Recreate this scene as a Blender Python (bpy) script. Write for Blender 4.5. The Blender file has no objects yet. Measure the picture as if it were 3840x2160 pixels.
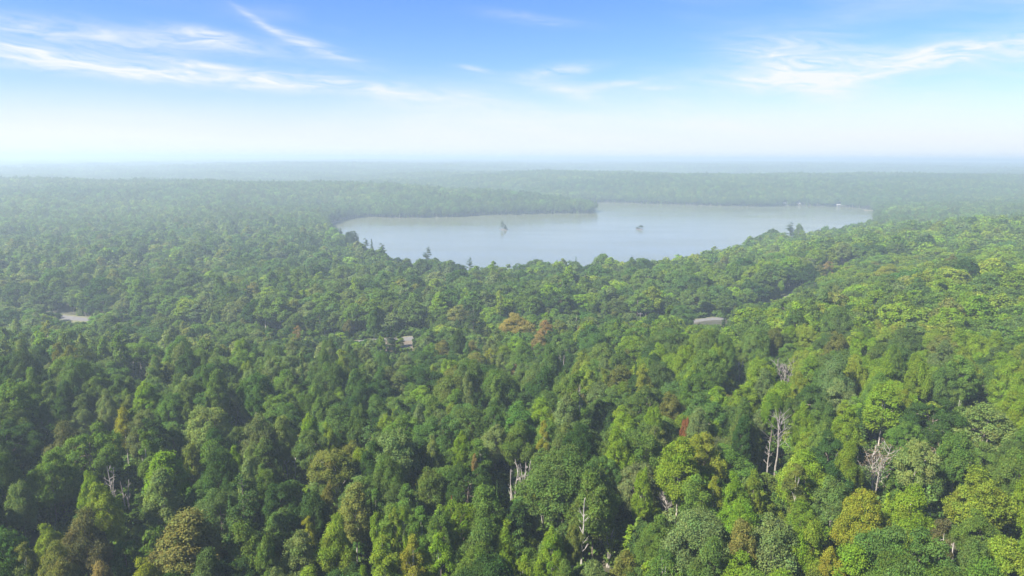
import bpy, math, random
import numpy as np
from mathutils import Matrix, Vector

# ------------------------------------------------------------------ camera, sky, sun, exposure
S = bpy.context.scene
COL = S.collection
CAM_Z = 100.0
PITCH, ROLL = math.radians(10.75), math.radians(0.27)
cd = bpy.data.cameras.new('camera')
cd.sensor_width = 36.0; cd.lens = 24.0; cd.clip_start = 0.5; cd.clip_end = 40000.0
cam = bpy.data.objects.new('camera', cd); COL.objects.link(cam)
RC = Matrix.Rotation(math.radians(90) - PITCH, 3, 'X') @ Matrix.Rotation(ROLL, 3, 'Z')
cam.matrix_world = Matrix.Translation((0, 0, CAM_Z)) @ RC.to_4x4()
S.camera = cam
S.render.engine = 'CYCLES'
S.view_settings.view_transform = 'Standard'; S.view_settings.look = 'None'
S.view_settings.gamma = 1.0; S.view_settings.use_curve_mapping = False
S.view_settings.exposure = 1.87
S.cycles.max_bounces = 5; S.cycles.diffuse_bounces = 4; S.cycles.glossy_bounces = 2
S.cycles.transmission_bounces = 2; S.cycles.volume_bounces = 1; S.cycles.transparent_max_bounces = 4
S.cycles.use_denoising = True
S.cycles.sample_clamp_indirect = 6.0

SUN_AZ, SUN_EL = math.radians(-120), math.radians(45)      # azimuth from +Y, clockwise
to_sun = Vector((math.sin(SUN_AZ) * math.cos(SUN_EL), math.cos(SUN_AZ) * math.cos(SUN_EL), math.sin(SUN_EL)))
sl = bpy.data.lights.new('sun', 'SUN'); sl.energy = 5.0; sl.angle = math.radians(1.5); sl.color = (1.0, 0.92, 0.80)
so = bpy.data.objects.new('sun', sl); COL.objects.link(so)
so.rotation_euler = (-to_sun).to_track_quat('-Z', 'Y').to_euler()

W = bpy.data.worlds.new('World'); S.world = W; W.use_nodes = True


class NT:
    """small helper for node trees"""
    def __init__(s, tree): s.t = tree; s.n = tree.nodes; s.l = tree.links
    def new(s, kind, **kw):
        nd = s.n.new(kind)
        for k, v in kw.items(): setattr(nd, k, v)
        return nd
    def put(s, v, sock):
        if hasattr(v, 'is_linked') or hasattr(v, 'links'): s.l.new(v, sock)
        else: sock.default_value = v
    def m(s, op, a, b=None, c=None, clamp=False):
        nd = s.new('ShaderNodeMath', operation=op, use_clamp=clamp)
        for i, v in enumerate((a, b, c)):
            if v is not None: s.put(v, nd.inputs[i])
        return nd.outputs[0]
    def mix(s, f, a, b, mode='MIX'):
        nd = s.new('ShaderNodeMix', data_type='RGBA', blend_type=mode)
        s.put(f, nd.inputs[0]); s.put(a, nd.inputs[6]); s.put(b, nd.inputs[7])
        return nd.outputs[2]
    def ramp(s, f, lo, hi, kind='SMOOTHSTEP', to0=0.0, to1=1.0):
        nd = s.new('ShaderNodeMapRange', interpolation_type=kind)
        s.put(f, nd.inputs[0]); s.put(lo, nd.inputs[1]); s.put(hi, nd.inputs[2]); s.put(to0, nd.inputs[3]); s.put(to1, nd.inputs[4])
        return nd.outputs[0]
    def noise(s, vec, scale, detail=4, rough=0.55, dist=0.0):
        nd = s.new('ShaderNodeTexNoise')
        s.l.new(vec, nd.inputs['Vector']); nd.inputs['Scale'].default_value = scale
        nd.inputs['Detail'].default_value = detail; nd.inputs['Roughness'].default_value = rough
        nd.inputs['Distortion'].default_value = dist
        return nd.outputs[0]
    def xyz(s, x, y, z=0.0):
        nd = s.new('ShaderNodeCombineXYZ'); s.put(x, nd.inputs[0]); s.put(y, nd.inputs[1]); s.put(z, nd.inputs[2])
        return nd.outputs[0]


def build_world():
    w = NT(W.node_tree)
    for nd in list(w.n): w.n.remove(nd)
    out = w.new('ShaderNodeOutputWorld'); bg = w.new('ShaderNodeBackground')
    sky = w.new('ShaderNodeTexSky', sky_type='NISHITA', sun_disc=False)
    sky.sun_elevation = SUN_EL; sky.sun_rotation = SUN_AZ
    sky.altitude = 300; sky.air_density = 1.0; sky.dust_density = 0.6; sky.ozone_density = 2.0
    tc = w.new('ShaderNodeTexCoord'); sep = w.new('ShaderNodeSeparateXYZ'); w.l.new(tc.outputs['Generated'], sep.inputs[0])
    x, y, z = sep.outputs
    az = w.m('ARCTAN2', x, y); el = w.m('ARCSINE', z)
    # deepen the blue of the clear air
    hs = w.new('ShaderNodeHueSaturation'); hs.inputs['Saturation'].default_value = 1.2; hs.inputs['Value'].default_value = 1.15
    w.l.new(sky.outputs[0], hs.inputs['Color'])
    clear = w.mix(1.0, hs.outputs[0], (0.61, 0.69, 1.16, 1), 'MULTIPLY')
    # cirrus: wisps drawn out along the wind, in directions on the sky
    warp = w.noise(w.xyz(w.m('MULTIPLY', az, 3.0), w.m('MULTIPLY', el, 9.0)), 1.6, 4, 0.55)
    el2 = w.m('ADD', el, w.m('MULTIPLY', w.m('SUBTRACT', warp, 0.5), 0.022))
    tilt = w.m('ADD', el2, w.m('MULTIPLY', az, 0.06))
    fine = w.noise(w.xyz(w.m('MULTIPLY', az, 13.0), w.m('MULTIPLY', tilt, 75.0), 3.1), 1.0, 8, 0.62, 1.3)
    broad = w.noise(w.xyz(w.m('MULTIPLY', az, 2.2), w.m('MULTIPLY', tilt, 13.0), 7.7), 1.0, 4, 0.5, 0.3)
    F, CX, HY = 1717.0, 1288.0, 402.0
    def blob(px, py, hl, hh, slope=0.0, amp=1.0):
        v = RC @ Vector(((px - CX) / F, (724.5 - py) / F, -1.0)).normalized(); a0, e0 = math.atan2(v.x, v.y), math.asin(v.z)
        da = w.m('SUBTRACT', az, a0)
        de = w.m('SUBTRACT', el2, w.m('MULTIPLY_ADD', da, -slope, e0))
        q = w.m('ADD', w.m('POWER', w.m('DIVIDE', da, hl / F), 2.0), w.m('POWER', w.m('DIVIDE', de, hh / F), 2.0))
        return w.m('MULTIPLY', w.m('POWER', 2.718, w.m('MULTIPLY', q, -1.0)), amp)
    blobs = [(300, 92, 300, 24, 0.02, 0.75), (520, 96, 70, 15, 0.15, 0.9), (70, 122, 130, 12, 0.03, 0.6),
             (180, 163, 180, 20, 0.09, 0.95), (520, 190, 330, 20, 0.07, 0.9), (470, 152, 90, 7, 0.12, 0.8), (900, 222, 300, 20, 0.08, 0.6),
             (650, 52, 45, 9, 0.55, 0.6), (790, 118, 95, 15, 0.33, 0.85),
             (1400, 180, 90, 13, -0.08, 0.75), (1430, 232, 90, 15, 0.2, 0.6), (1550, 214, 70, 8, -0.1, 0.6), (1195, 173, 40, 6, 0.1, 0.6), (1650, 226, 40, 5, 0.0, 0.6),
             (2000, 135, 130, 36, 0.12, 1.0), (2110, 178, 260, 24, -0.08, 1.1), (2080, 222, 60, 20, 0.1, 0.7), (2350, 145, 200, 20, -0.05, 0.7), (2560, 110, 160, 40, 0.0, 0.5),
             (1340, 48, 110, 12, 0.1, 0.3)]
    tot = None
    for b in blobs:
        v = blob(*b); tot = v if tot is None else w.m('ADD', tot, v)
    veil = w.m('MULTIPLY', w.ramp(broad, 0.40, 0.78), 0.50)            # thin veil that goes on all round
    wisp = w.m('MULTIPLY', w.m('MINIMUM', tot, 1.15), w.ramp(fine, 0.30, 0.68, 'LINEAR', 0.10, 1.05))
    low = w.m('POWER', 2.718, w.m('MULTIPLY', w.m('POWER', w.m('DIVIDE', w.m('MAXIMUM', el2, 0.0), 0.068), 2.4), -1.0))   # white layer above the horizon
    cover = w.m('ADD', w.m('ADD', w.m('MULTIPLY', wisp, 0.95), w.m('MULTIPLY', veil, w.ramp(fine, 0.2, 0.8, 'LINEAR', 0.4, 1.0))), w.m('MULTIPLY', low, 0.93), clamp=True)
    col = w.mix(cover, clear, (5.2, 5.4, 5.6, 1))
    w.l.new(col, bg.inputs['Color']); bg.inputs['Strength'].default_value = 0.05
    w.l.new(bg.outputs[0], out.inputs['Surface'])


build_world()
rng = np.random.default_rng(7); random.seed(7)

# ------------------------------------------------------------------ pixel <-> world (photo 3840 x 2160), used only to survey where things stand
FS = 2560.0
RCn = np.array(RC)


def ray(x, y):
    v = RCn @ np.array([(x - 1920) / FS, -(y - 1080) / FS, -1.0]); return v / np.linalg.norm(v)


def on_z(x, y, z):
    d = ray(x, y); t = (z - CAM_Z) / d[2]; return d[0] * t, d[1] * t


def project(P):
    q = (np.atleast_2d(P) - np.array([0, 0, CAM_Z])) @ RCn
    return np.stack([1920 + FS * q[:, 0] / -q[:, 2], 1080 - FS * q[:, 1] / -q[:, 2]], 1), -q[:, 2]


# ------------------------------------------------------------------ terrain
lake_px = [(1226, 846), (1311, 820), (1364, 814), (1490, 818), (1714, 814), (1800, 808), (1848, 806), (1923, 805), (2087, 801), (2221, 800)]
lake_far = [(2228, 785), (2236, 759), (2300, 760), (2385, 764), (2683, 773), (2832, 776), (2981, 772), (3130, 775), (3280, 787)]
LAKE = [on_z(x, y, 0) for x, y in lake_px]
LAKE += [(LAKE[-1][0] + 12, LAKE[-1][1] + 60), (LAKE[-1][0] - 10, LAKE[-1][1] + 150), (LAKE[-1][0] - 80, LAKE[-1][1] + 230)]
LAKE += [on_z(x, y, 0) for x, y in lake_far[1:]]
# near shore, hidden behind the shoreline crowns: (px, py of the crown line, crown height above water)
for x, y, h in [(3285, 806, 24), (3130, 833, 24), (2981, 862, 22), (2900, 905, 3), (2860, 907, 3), (2740, 915, 19), (2520, 950, 19), (2300, 968, 19), (2087, 975, 19), (1910, 982, 19), (1774, 980, 19),
                (1640, 958, 19), (1490, 942, 19), (1390, 920, 19), (1310, 892, 18), (1262, 868, 16)]:
    LAKE.append(on_z(x, y, h))
LAKE = np.array(LAKE)


def lake_sd(X, Y):
    """signed distance to the lake shore, negative on the water"""
    n = len(LAKE); best = np.full(X.shape, 1e12); inside = np.zeros(X.shape, bool)
    for i in range(n):
        a, b = LAKE[i], LAKE[(i + 1) % n]
        ex, ey = b - a; t = np.clip(((X - a[0]) * ex + (Y - a[1]) * ey) / (ex * ex + ey * ey), 0, 1)
        best = np.minimum(best, (X - a[0] - t * ex) ** 2 + (Y - a[1] - t * ey) ** 2)
        c = (a[1] > Y) != (b[1] > Y)
        with np.errstate(divide='ignore', invalid='ignore'):
            inside ^= c & (X < (b[0] - a[0]) * (Y - a[1]) / (b[1] - a[1]) + a[0])
    d = np.sqrt(best); return np.where(inside, -d, d)


# survey of ground heights: X, Y, z
CP = [(0, 20, 33), (-60, 60, 32), (60, 60, 34), (0, 100, 31), (-90, 110, 31), (90, 110, 34), (-170, 110, 30), (170, 110, 36),
      (0, 150, 27), (-110, 150, 28), (110, 150, 33), (0, 200, 20), (-110, 200, 22), (-170, 210, 20), (60, 200, 26), (130, 200, 32), (200, 210, 34),
      (-40, 255, 14), (-170, 260, 14), (-230, 280, 12), (30, 255, 18), (100, 270, 23), (170, 270, 32), (260, 280, 33),
      (-55, 316, 13), (-250, 381, 9), (102, 352, 15), (50, 330, 14), (155, 345, 22), (90, 348, 13), (128, 362, 14), (220, 350, 31), (330, 380, 34),
      (0, 420, 11), (-100, 430, 10), (-330, 440, 8), (100, 440, 12), (213, 450, 22), (320, 450, 27), (430, 500, 30),
      (0, 500, 5), (130, 520, 7), (-120, 540, 5), (-250, 620, 5), (-500, 650, 6), (340, 620, 20), (480, 640, 29),
      (-600, 1000, 5), (-330, 950, 3), (600, 900, 10), (760, 1000, 13), (-900, 1400, 31), (-300, 1250, 6), (0, 1310, 20), (-120, 1320, 20), (20, 1620, 6), (-220, 1680, 12), (130, 1310, 11),
      (-560, 1450, 32), (-1400, 1500, 30), (-250, 1520, 26), (-1100, 1950, 15), (-700, 1950, 15), (-350, 1900, 18), (0, 2100, 40), (300, 2050, 44), (700, 1950, 42), (1100, 1900, 38), (1600, 1900, 34), (900, 1550, 14), (1100, 1350, 16),
      (-1500, 2600, 24), (-600, 2600, 28), (300, 2800, 14), (1300, 2800, 16), (-1500, 3600, 44), (-600, 3400, 46), (0, 3800, 36), (1500, 3800, 44), (2600, 4000, 46),
      (-3000, 5500, 36), (-1000, 5500, 52), (1000, 5500, 46), (3500, 6000, 54), (-4000, 8500, 60), (0, 8500, 58), (4000, 8500, 56), (-6000, 12500, 70), (0, 12500, 66), (6000, 12500, 62)]
CPa = np.array(CP, float)


def uv(X, Y):
    Yc = np.maximum(Y, 25.0) + 0.0
    return np.clip(X / (Yc + 60), -2.2, 2.2) * 2.1, np.log((Yc + 60) / 100) * 1.7


_cu, _cv = uv(CPa[:, 0], CPa[:, 1])
_K = np.sqrt((_cu[:, None] - _cu) ** 2 + (_cv[:, None] - _cv) ** 2 + 0.05)
_A = np.block([[_K + 0.0 * np.eye(len(_cu)), np.stack([np.ones_like(_cu), _cu, _cv], 1)], [np.stack([np.ones_like(_cu), _cu, _cv]), np.zeros((3, 3))]])
_Wt = np.linalg.solve(_A, np.concatenate([CPa[:, 2], np.zeros(3)]))
_sin = [(rng.normal(size=2), rng.uniform(0, 6.28)) for _ in range(14)]


def wav(X, Y, wl, k0, k1):
    s = 0
    for d, p in _sin[k0:k1]: s = s + np.sin((X * d[0] + Y * d[1]) * 6.28 / wl + p)
    return s / math.sqrt(k1 - k0)


def ground(X, Y):
    X = np.asarray(X, float); Y = np.asarray(Y, float); shp = X.shape; X = X.ravel(); Y = Y.ravel()
    u, v = uv(X, Y); z = _Wt[-3] + _Wt[-2] * u + _Wt[-1] * v
    for i in range(len(_cu)): z = z + _Wt[i] * np.sqrt((u - _cu[i]) ** 2 + (v - _cv[i]) ** 2 + 0.05)
    r = np.hypot(X, Y); z = np.clip(z, 3.0, 78)
    z = z + wav(X, Y, 130, 0, 5) * np.clip(r / 450, 0.5, 2.2) * 0.9 + wav(X, Y, 620, 5, 10) * np.clip((r - 700) / 1500, 0, 1) * 5.5
    z = np.maximum(z, 2.2)
    d = lake_sd(X, Y)
    s = np.clip(d / 130, 0, 1); s = s * s * (3 - 2 * s)
    shore = 0.35 + np.minimum(np.maximum(d, 0) * 0.10, 3)
    z = np.where(d > 0, shore * (1 - s) + z * s, -0.3 + np.maximum(d * 0.12, -3.2))
    return z.reshape(shp)


def gz(x, y): return float(ground(np.array([x]), np.array([y]))[0])


# ------------------------------------------------------------------ materials
def mat(name):
    m = bpy.data.materials.new(name); m.use_nodes = True
    for nd in list(m.node_tree.nodes): m.node_tree.nodes.remove(nd)
    n = NT(m.node_tree); n.out = n.new('ShaderNodeOutputMaterial'); return m, n


def leaf_material(name='foliage', trans=0.44):
    m, n = mat(name)
    at = n.new('ShaderNodeAttribute', attribute_type='INSTANCER', attribute_name='tint')
    lv = n.new('ShaderNodeAttribute', attribute_type='GEOMETRY', attribute_name='lv')
    c = n.mix(1.0, at.outputs['Color'], lv.outputs['Color'], 'MULTIPLY')
    d = n.new('ShaderNodeBsdfDiffuse'); t = n.new('ShaderNodeBsdfTranslucent'); mx = n.new('ShaderNodeMixShader')
    n.l.new(c, d.inputs['Color']); n.l.new(n.mix(1.0, c, (1.15, 1.1, 0.45, 1), 'MULTIPLY'), t.inputs['Color'])
    mx.inputs[0].default_value = trans; n.l.new(d.outputs[0], mx.inputs[1]); n.l.new(t.outputs[0], mx.inputs[2])
    n.l.new(mx.outputs[0], n.out.inputs['Surface']); return m


def bark_material(name, c1, c2, scale=3.0):
    m, n = mat(name)
    tc = n.new('ShaderNodeTexCoord')
    mp = n.new('ShaderNodeMapping'); mp.inputs['Scale'].default_value = (1, 1, 0.3); n.l.new(tc.outputs['Object'], mp.inputs[0])
    f = n.ramp(n.noise(mp.outputs[0], scale, 5, 0.6), 0.35, 0.65)
    p = n.new('ShaderNodeBsdfPrincipled'); p.inputs['Roughness'].default_value = 0.9
    n.l.new(n.mix(f, (*c1, 1), (*c2, 1)), p.inputs['Base Color']); n.l.new(p.outputs[0], n.out.inputs['Surface']); return m


def plain_material(name, c1, c2, scale, rough=0.95, bump=0.0, detail=6):
    m, n = mat(name)
    g = n.new('ShaderNodeNewGeometry'); nz = n.noise(g.outputs['Position'], scale, detail, 0.6)
    p = n.new('ShaderNodeBsdfPrincipled'); p.inputs['Roughness'].default_value = rough
    n.l.new(n.mix(n.ramp(nz, 0.3, 0.7), (*c1, 1), (*c2, 1)), p.inputs['Base Color'])
    if bump:
        b = n.new('ShaderNodeBump'); b.inputs['Strength'].default_value = bump; b.inputs['Distance'].default_value = 0.3
        n.l.new(nz, b.inputs['Height']); n.l.new(b.outputs[0], p.inputs['Normal'])
    n.l.new(p.outputs[0], n.out.inputs['Surface']); return m


M_LEAF = leaf_material()
M_BARK = bark_material('bark_brown', (0.10, 0.075, 0.055), (0.20, 0.17, 0.14))
M_PALE = bark_material('bark_pale', (0.24, 0.22, 0.18), (0.44, 0.41, 0.36))
M_DEAD = bark_material('bleached_wood', (0.17, 0.155, 0.135), (0.31, 0.29, 0.26))
M_GREY = bark_material('weathered_wood', (0.13, 0.12, 0.105), (0.24, 0.22, 0.20))
M_FLOOR = plain_material('forest_floor', (0.020, 0.026, 0.010), (0.048, 0.044, 0.023), 0.21)
M_ROAD = plain_material('road_gravel', (0.085, 0.083, 0.080), (0.115, 0.112, 0.108), 0.5)
M_SAND = plain_material('sandy_ground', (0.080, 0.066, 0.046), (0.115, 0.092, 0.066), 0.22)
M_VERGE = plain_material('dry_grass', (0.07, 0.085, 0.03), (0.13, 0.12, 0.06), 0.35)
M_ROCK = plain_material('lake_rock', (0.04, 0.038, 0.034), (0.10, 0.095, 0.088), 0.9, bump=0.5)


# ------------------------------------------------------------------ mesh helpers
def mesh_np(name, V, F, mats, mi=None, lv=None, smooth=False):
    """V (n,3); F (m,4) quads (or (m,3)); one mesh datablock"""
    V = np.asarray(V, np.float32); F = np.asarray(F, np.int32); k = F.shape[1]
    me = bpy.data.meshes.new(name)
    me.vertices.add(len(V)); me.vertices.foreach_set('co', V.ravel())
    me.loops.add(F.size); me.loops.foreach_set('vertex_index', F.ravel())
    me.polygons.add(len(F)); me.polygons.foreach_set('loop_start', np.arange(0, F.size, k, dtype=np.int32))
    for m in mats: me.materials.append(m)
    if mi is not None: me.polygons.foreach_set('material_index', np.asarray(mi, np.int32))
    if smooth: me.polygons.foreach_set('use_smooth', np.ones(len(F), bool))
    if lv is not None:
        a = me.attributes.new('lv', 'FLOAT_COLOR', 'FACE')
        a.data.foreach_set('color', np.concatenate([lv, np.ones((len(lv), 1))], 1).astype(np.float32).ravel())
    me.update(calc_edges=True); me.validate(); return me


def link(name, me, parent=None, loc=None):
    o = bpy.data.objects.new(name, me); COL.objects.link(o)
    if parent is not None: o.parent = parent
    if loc is not None: o.location = loc
    return o


def tubes(paths, sides=5):
    """paths: list of (points (n,3), radii (n)) -> V, F quads"""
    Vs, Fs, off = [], [], 0
    for P, R in paths:
        P = np.asarray(P, float); n = len(P)
        T = np.gradient(P, axis=0); T /= np.linalg.norm(T, axis=1)[:, None] + 1e-9
        ref = np.array([1.0, 0.13, 0.07]) if abs(T[0][0]) < 0.8 else np.array([0.1, 1.0, 0.1])
        A = np.cross(T, ref); A /= np.linalg.norm(A, axis=1)[:, None]; B = np.cross(T, A)
        th = np.arange(sides) * 2 * math.pi / sides
        ring = P[:, None] + (np.cos(th)[None, :, None] * A[:, None] + np.sin(th)[None, :, None] * B[:, None]) * np.asarray(R)[:, None, None]
        Vs.append(ring.reshape(-1, 3))
        i, j = np.meshgrid(np.arange(n - 1), np.arange(sides), indexing='ij'); j2 = (j + 1) % sides
        Fs.append(np.stack([i * sides + j, i * sides + j2, (i + 1) * sides + j2, (i + 1) * sides + j], -1).reshape(-1, 4) + off)
        off += n * sides
    return np.concatenate(Vs), np.concatenate(Fs)


def unit(a): return a / (np.linalg.norm(a, axis=-1, keepdims=True) + 1e-9)


def leaves(C, N, size, g, aspect=0.72, jitter=0.55, colvar=0.14):
    """leaf-spray quads at centres C facing roughly N"""
    n = len(C); Nn = unit(unit(N) + g.normal(size=(n, 3)) * jitter)
    T = unit(np.cross(Nn, g.normal(size=(n, 3)))); B = np.cross(Nn, T)
    s = size * g.uniform(0.65, 1.3, (n, 1))
    a, b = T * s * 0.5, B * s * 0.5 * aspect
    bend = Nn * s * 0.10
    V = np.stack([C - a - bend, C - b * 0.9 + bend, C + a - bend, C + b * 0.9 + bend], 1).reshape(-1, 3)
    F = np.arange(n * 4).reshape(n, 4)
    k = g.normal(0, colvar, n); h = g.normal(0, colvar * 0.6, n)
    lv = np.clip(np.stack([1 + k + h, 1 + k, 1 + k - h], 1), 0.45, 1.7)
    return V, F, lv


def sphere_dirs(n, g, zmin=-1.0):
    z = g.uniform(zmin, 1, n); t = g.uniform(0, 6.2832, n); r = np.sqrt(1 - z * z)
    return np.stack([r * np.cos(t), r * np.sin(t), z], 1)


def puff_leaves(P, R, flat, count, g, axis_c):
    """leaves over the outer shell of round foliage puffs (centres P, radii R)"""
    w = R ** 2; w = w / w.sum(); idx = g.choice(len(P), count, p=w)
    D = sphere_dirs(count, g, -0.55)
    outward = unit(P[idx] - axis_c)
    D = unit(D + outward * 0.45)
    rad = R[idx] * (0.62 + 0.46 * g.random(count) ** 0.8 + 0.35 * (g.random(count) < 0.12))
    C = P[idx] + D * rad[:, None] * np.array([1, 1, flat])
    N = unit(D * np.array([1, 1, 1.25]) + np.array([0, 0, 0.5]))
    # each puff carries a slight tint of its own
    pv = 1 + g.normal(0, 0.09, (len(P), 1)) + g.normal(0, 0.035, (len(P), 3))
    return C, N, pv[idx]


def broad_crown(g, H, Wd, base, npuff, pr, flat=0.85, nleaf=9000, size=0.42, lobes=7, egg=0.25, jitter=0.55, bump=0.26):
    """domed crown: puffs of foliage over a lobed egg-shaped envelope"""
    hc = H - base; LD = sphere_dirs(lobes, g, -0.2); LD[0] = (0.15, 0.1, 0.98)
    P, R = [], []
    gold = g.uniform(0, 6.283)
    for k in range(npuff):
        zc = -0.62 + 1.60 * (k + g.random()) / npuff; zc = min(zc, 0.995); a = gold + k * 2.39996 + g.normal(0, 0.35); q = math.sqrt(max(0, 1 - zc * zc))
        d = np.array([q * math.cos(a), q * math.sin(a), zc])
        lob = np.max(np.exp((LD @ d - 1) * 6.0))                       # near a limb's direction the crown bulges, between limbs it sinks in
        k2 = (1 - bump) + 2 * bump * lob + g.normal(0, 0.05)
        rx = 0.5 * Wd * (1 - egg * max(0, zc)) * 0.86
        P.append(np.array([0, 0, base + hc * 0.42]) + d * np.array([rx, rx, hc * (0.52 if zc > 0 else 0.40)]) * k2); R.append(pr * g.choice([0.45, 0.6, 0.8, 1.0, 1.25, 1.5]) * g.uniform(0.85, 1.15))
    P = np.array(P); R = np.array(R); top = (P[:, 2] + R * flat).max(); f = H / top; P = P * np.array([1, 1, f])
    C, N, pv = puff_leaves(P, R, flat, nleaf, g, np.array([0, 0, base + hc * 0.35]))
    V, F, lv = leaves(C, N, size, g, jitter=jitter)
    return V, F, lv * pv, P, R


def limbs(g, H, base, P, r0, n=9, lean=0.3):
    hgt = base + (H - base) * 0.72
    tx = np.cumsum(g.normal(0, lean * 0.35, (7, 2)), 0); tx[0] = 0
    z = np.linspace(0, hgt, 7); trunk = np.concatenate([tx, z[:, None]], 1); rad = np.linspace(r0, r0 * 0.25, 7); rad[0] *= 1.3
    paths = [(trunk, rad)]
    for i in g.choice(len(P), min(n, len(P)), replace=False):
        t = g.uniform(0.45, 0.95); s = trunk[0] * 0 + np.array([np.interp(t * hgt, z, trunk[:, k]) for k in range(3)])
        e = P[i]; mid = (s + e) / 2 + np.array([0, 0, 0.3]) + g.normal(0, 0.2, 3)
        paths.append((np.array([s, mid, e]), np.array([r0 * 0.42 * (1.2 - t), r0 * 0.25, r0 * 0.08])))
    return tubes(paths, 5)


def make_broad(seed, H, Wd, base, npuff, pr, nleaf, size, r0=0.22, **kw):
    g = np.random.default_rng(seed); V, F, lv, P, R = broad_crown(g, H, Wd, base, npuff, pr, nleaf=nleaf, size=size, **kw)
    tv, tf = limbs(g, H, base, P, r0); return (V, F, lv), (tv, tf)


def make_aspen(seed, H, Wd, base, nleaf, size, npuff=26, pr=0.85, r0=0.15):
    g = np.random.default_rng(seed); P, R = [], []
    hc = H - base
    for k in range(npuff):
        t = (k + g.random()) / npuff; prof = math.sin(math.pi * min(0.97, (0.12 + 0.80 * t))) ** 0.75
        a = g.uniform(0, 6.283); rr = Wd * 0.5 * prof * g.uniform(0.35, 0.95)
        P.append((rr * math.cos(a), rr * math.sin(a), base + hc * t * 0.96)); R.append(pr * g.uniform(0.7, 1.25) * (0.65 + 0.5 * prof))
    P = np.array(P); R = np.array(R)
    C, N, pv = puff_leaves(P, R, 0.95, nleaf, g, np.array([0, 0, base + hc * 0.3]))
    V, F, lv = leaves(C, N, size, g, jitter=0.65)
    tv, tf = limbs(g, H, base * 1.0, P, r0, 8, 0.25); return (V, F, lv * pv), (tv, tf)


def make_spruce(seed, H, Wd, nleaf, size, r0=0.16, droop=0.35, ragged=0.25):
    g = np.random.default_rng(seed)
    lay = 22; tz = np.concatenate([np.full(9, (k + 0.3) / lay) for k in range(lay)]); ang = g.uniform(0, 6.283, len(tz))
    ln = Wd * 0.5 * (1 - tz) ** 0.85 * (1 + g.normal(0, ragged, len(tz))).clip(0.4, 1.5) + 0.12
    idx = g.choice(len(tz), nleaf, p=(ln + 0.25) / (ln + 0.25).sum())
    s = g.random(nleaf) ** 0.65; a = ang[idx] + g.normal(0, 0.13, nleaf) / (s + 0.3)
    r = ln[idx] * s; z = H * (0.06 + 0.93 * tz[idx]) - r * droop + g.normal(0, 0.12, nleaf) + 0.1
    C = np.stack([r * np.cos(a), r * np.sin(a), z], 1)
    N = np.stack([np.cos(a) * 0.55, np.sin(a) * 0.55, np.full(nleaf, 0.8)], 1)
    V, F, lv = leaves(C, N, size, g, 0.5, 0.45)
    tv, tf = tubes([(np.array([(0, 0, 0), (0, 0, H * 0.5), (0, 0, H * 0.97)]), np.array([r0 * 1.2, r0 * 0.7, 0.02]))], 5)
    return (V, F, lv), (tv, tf)


def make_pine(seed, H, Wd, nleaf, size, r0=0.28, base=0.25):
    """white pine: level plumes in open tiers"""
    g = np.random.default_rng(seed); P, R, paths = [], [], []
    n = 34
    for k in range(n):
        t = base + (1 - base) * (k + g.random() * 0.8) / n
        prof = (1 - t) ** 0.65 * (0.75 + 0.5 * g.random()) * (0.6 + 0.4 * min(1, (t - base) * 6)); ln = Wd * 0.62 * prof + 0.35; a = g.uniform(0, 6.283)
        tip = np.array([ln * math.cos(a), ln * math.sin(a), H * t * 0.97 + ln * 0.12]); root = np.array([0, 0, H * t * 0.97 - 0.1])
        for q in (0.45, 0.72, 1.0):
            if q * ln < 0.5 and q < 1: continue
            P.append(root + (tip - root) * q + g.normal(0, 0.15, 3)); R.append(0.5 + 0.38 * ln * (1.1 - 0.45 * q) * 0.6)
        paths.append((np.array([root, (root + tip) / 2 + [0, 0, -0.05], tip]), np.array([0.06, 0.045, 0.02]) * (1 + ln * 0.3)))
    P = np.array(P); R = np.array(R)
    C, N, pv = puff_leaves(P, R, 0.42, nleaf, g, np.array([0, 0, 0.0]))
    V, F, lv = leaves(C, N * np.array([0.8, 0.8, 1]), size, g, 0.45, 0.5)
    paths.insert(0, (np.array([(0, 0, 0), (0.1, 0, H * 0.5), (0, 0.05, H * 0.97)]), np.array([r0 * 1.2, r0 * 0.75, 0.03])))
    return (V, F, lv * pv), tubes(paths, 5)


def crown_mesh(name, c): return mesh_np(name, c[0], c[1], [M_LEAF], lv=c[2])
def trunk_mesh(name, t, m): return mesh_np(name, t[0], t[1], [m], smooth=True)


# kinds of tree: name -> list of (crown, trunk, H, W, bark) ; near = finest, mid / far = coarser leaf sprays for the wood behind
NEAR, MID, FAR = {}, {}, {}


def add_kind(kind, builders, bark):
    for store, lod in ((NEAR, 0), (MID, 1), (FAR, 2)):
        store[kind] = [(*b(lod), h, w, bark) for b, h, w in builders]


LN = (30000, 6500, 1200); LS = (0.255, 0.56, 1.10)


def bb(seed, H, Wd, base, npuff, pr, r0=0.22, mul=1.0, smul=1.0, **kw):
    def f(lod):
        return make_broad(seed, H, Wd, base, npuff, pr, int(LN[lod] * mul), LS[lod] * smul, r0, **kw)
    return f, H, Wd


def ab(seed, H, Wd, base, npuff=26, pr=0.85):
    return (lambda lod: make_aspen(seed, H, Wd, base, (11000, 2400, 420)[lod], (0.24, 0.52, 1.05)[lod], npuff, pr)), H, Wd


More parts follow.
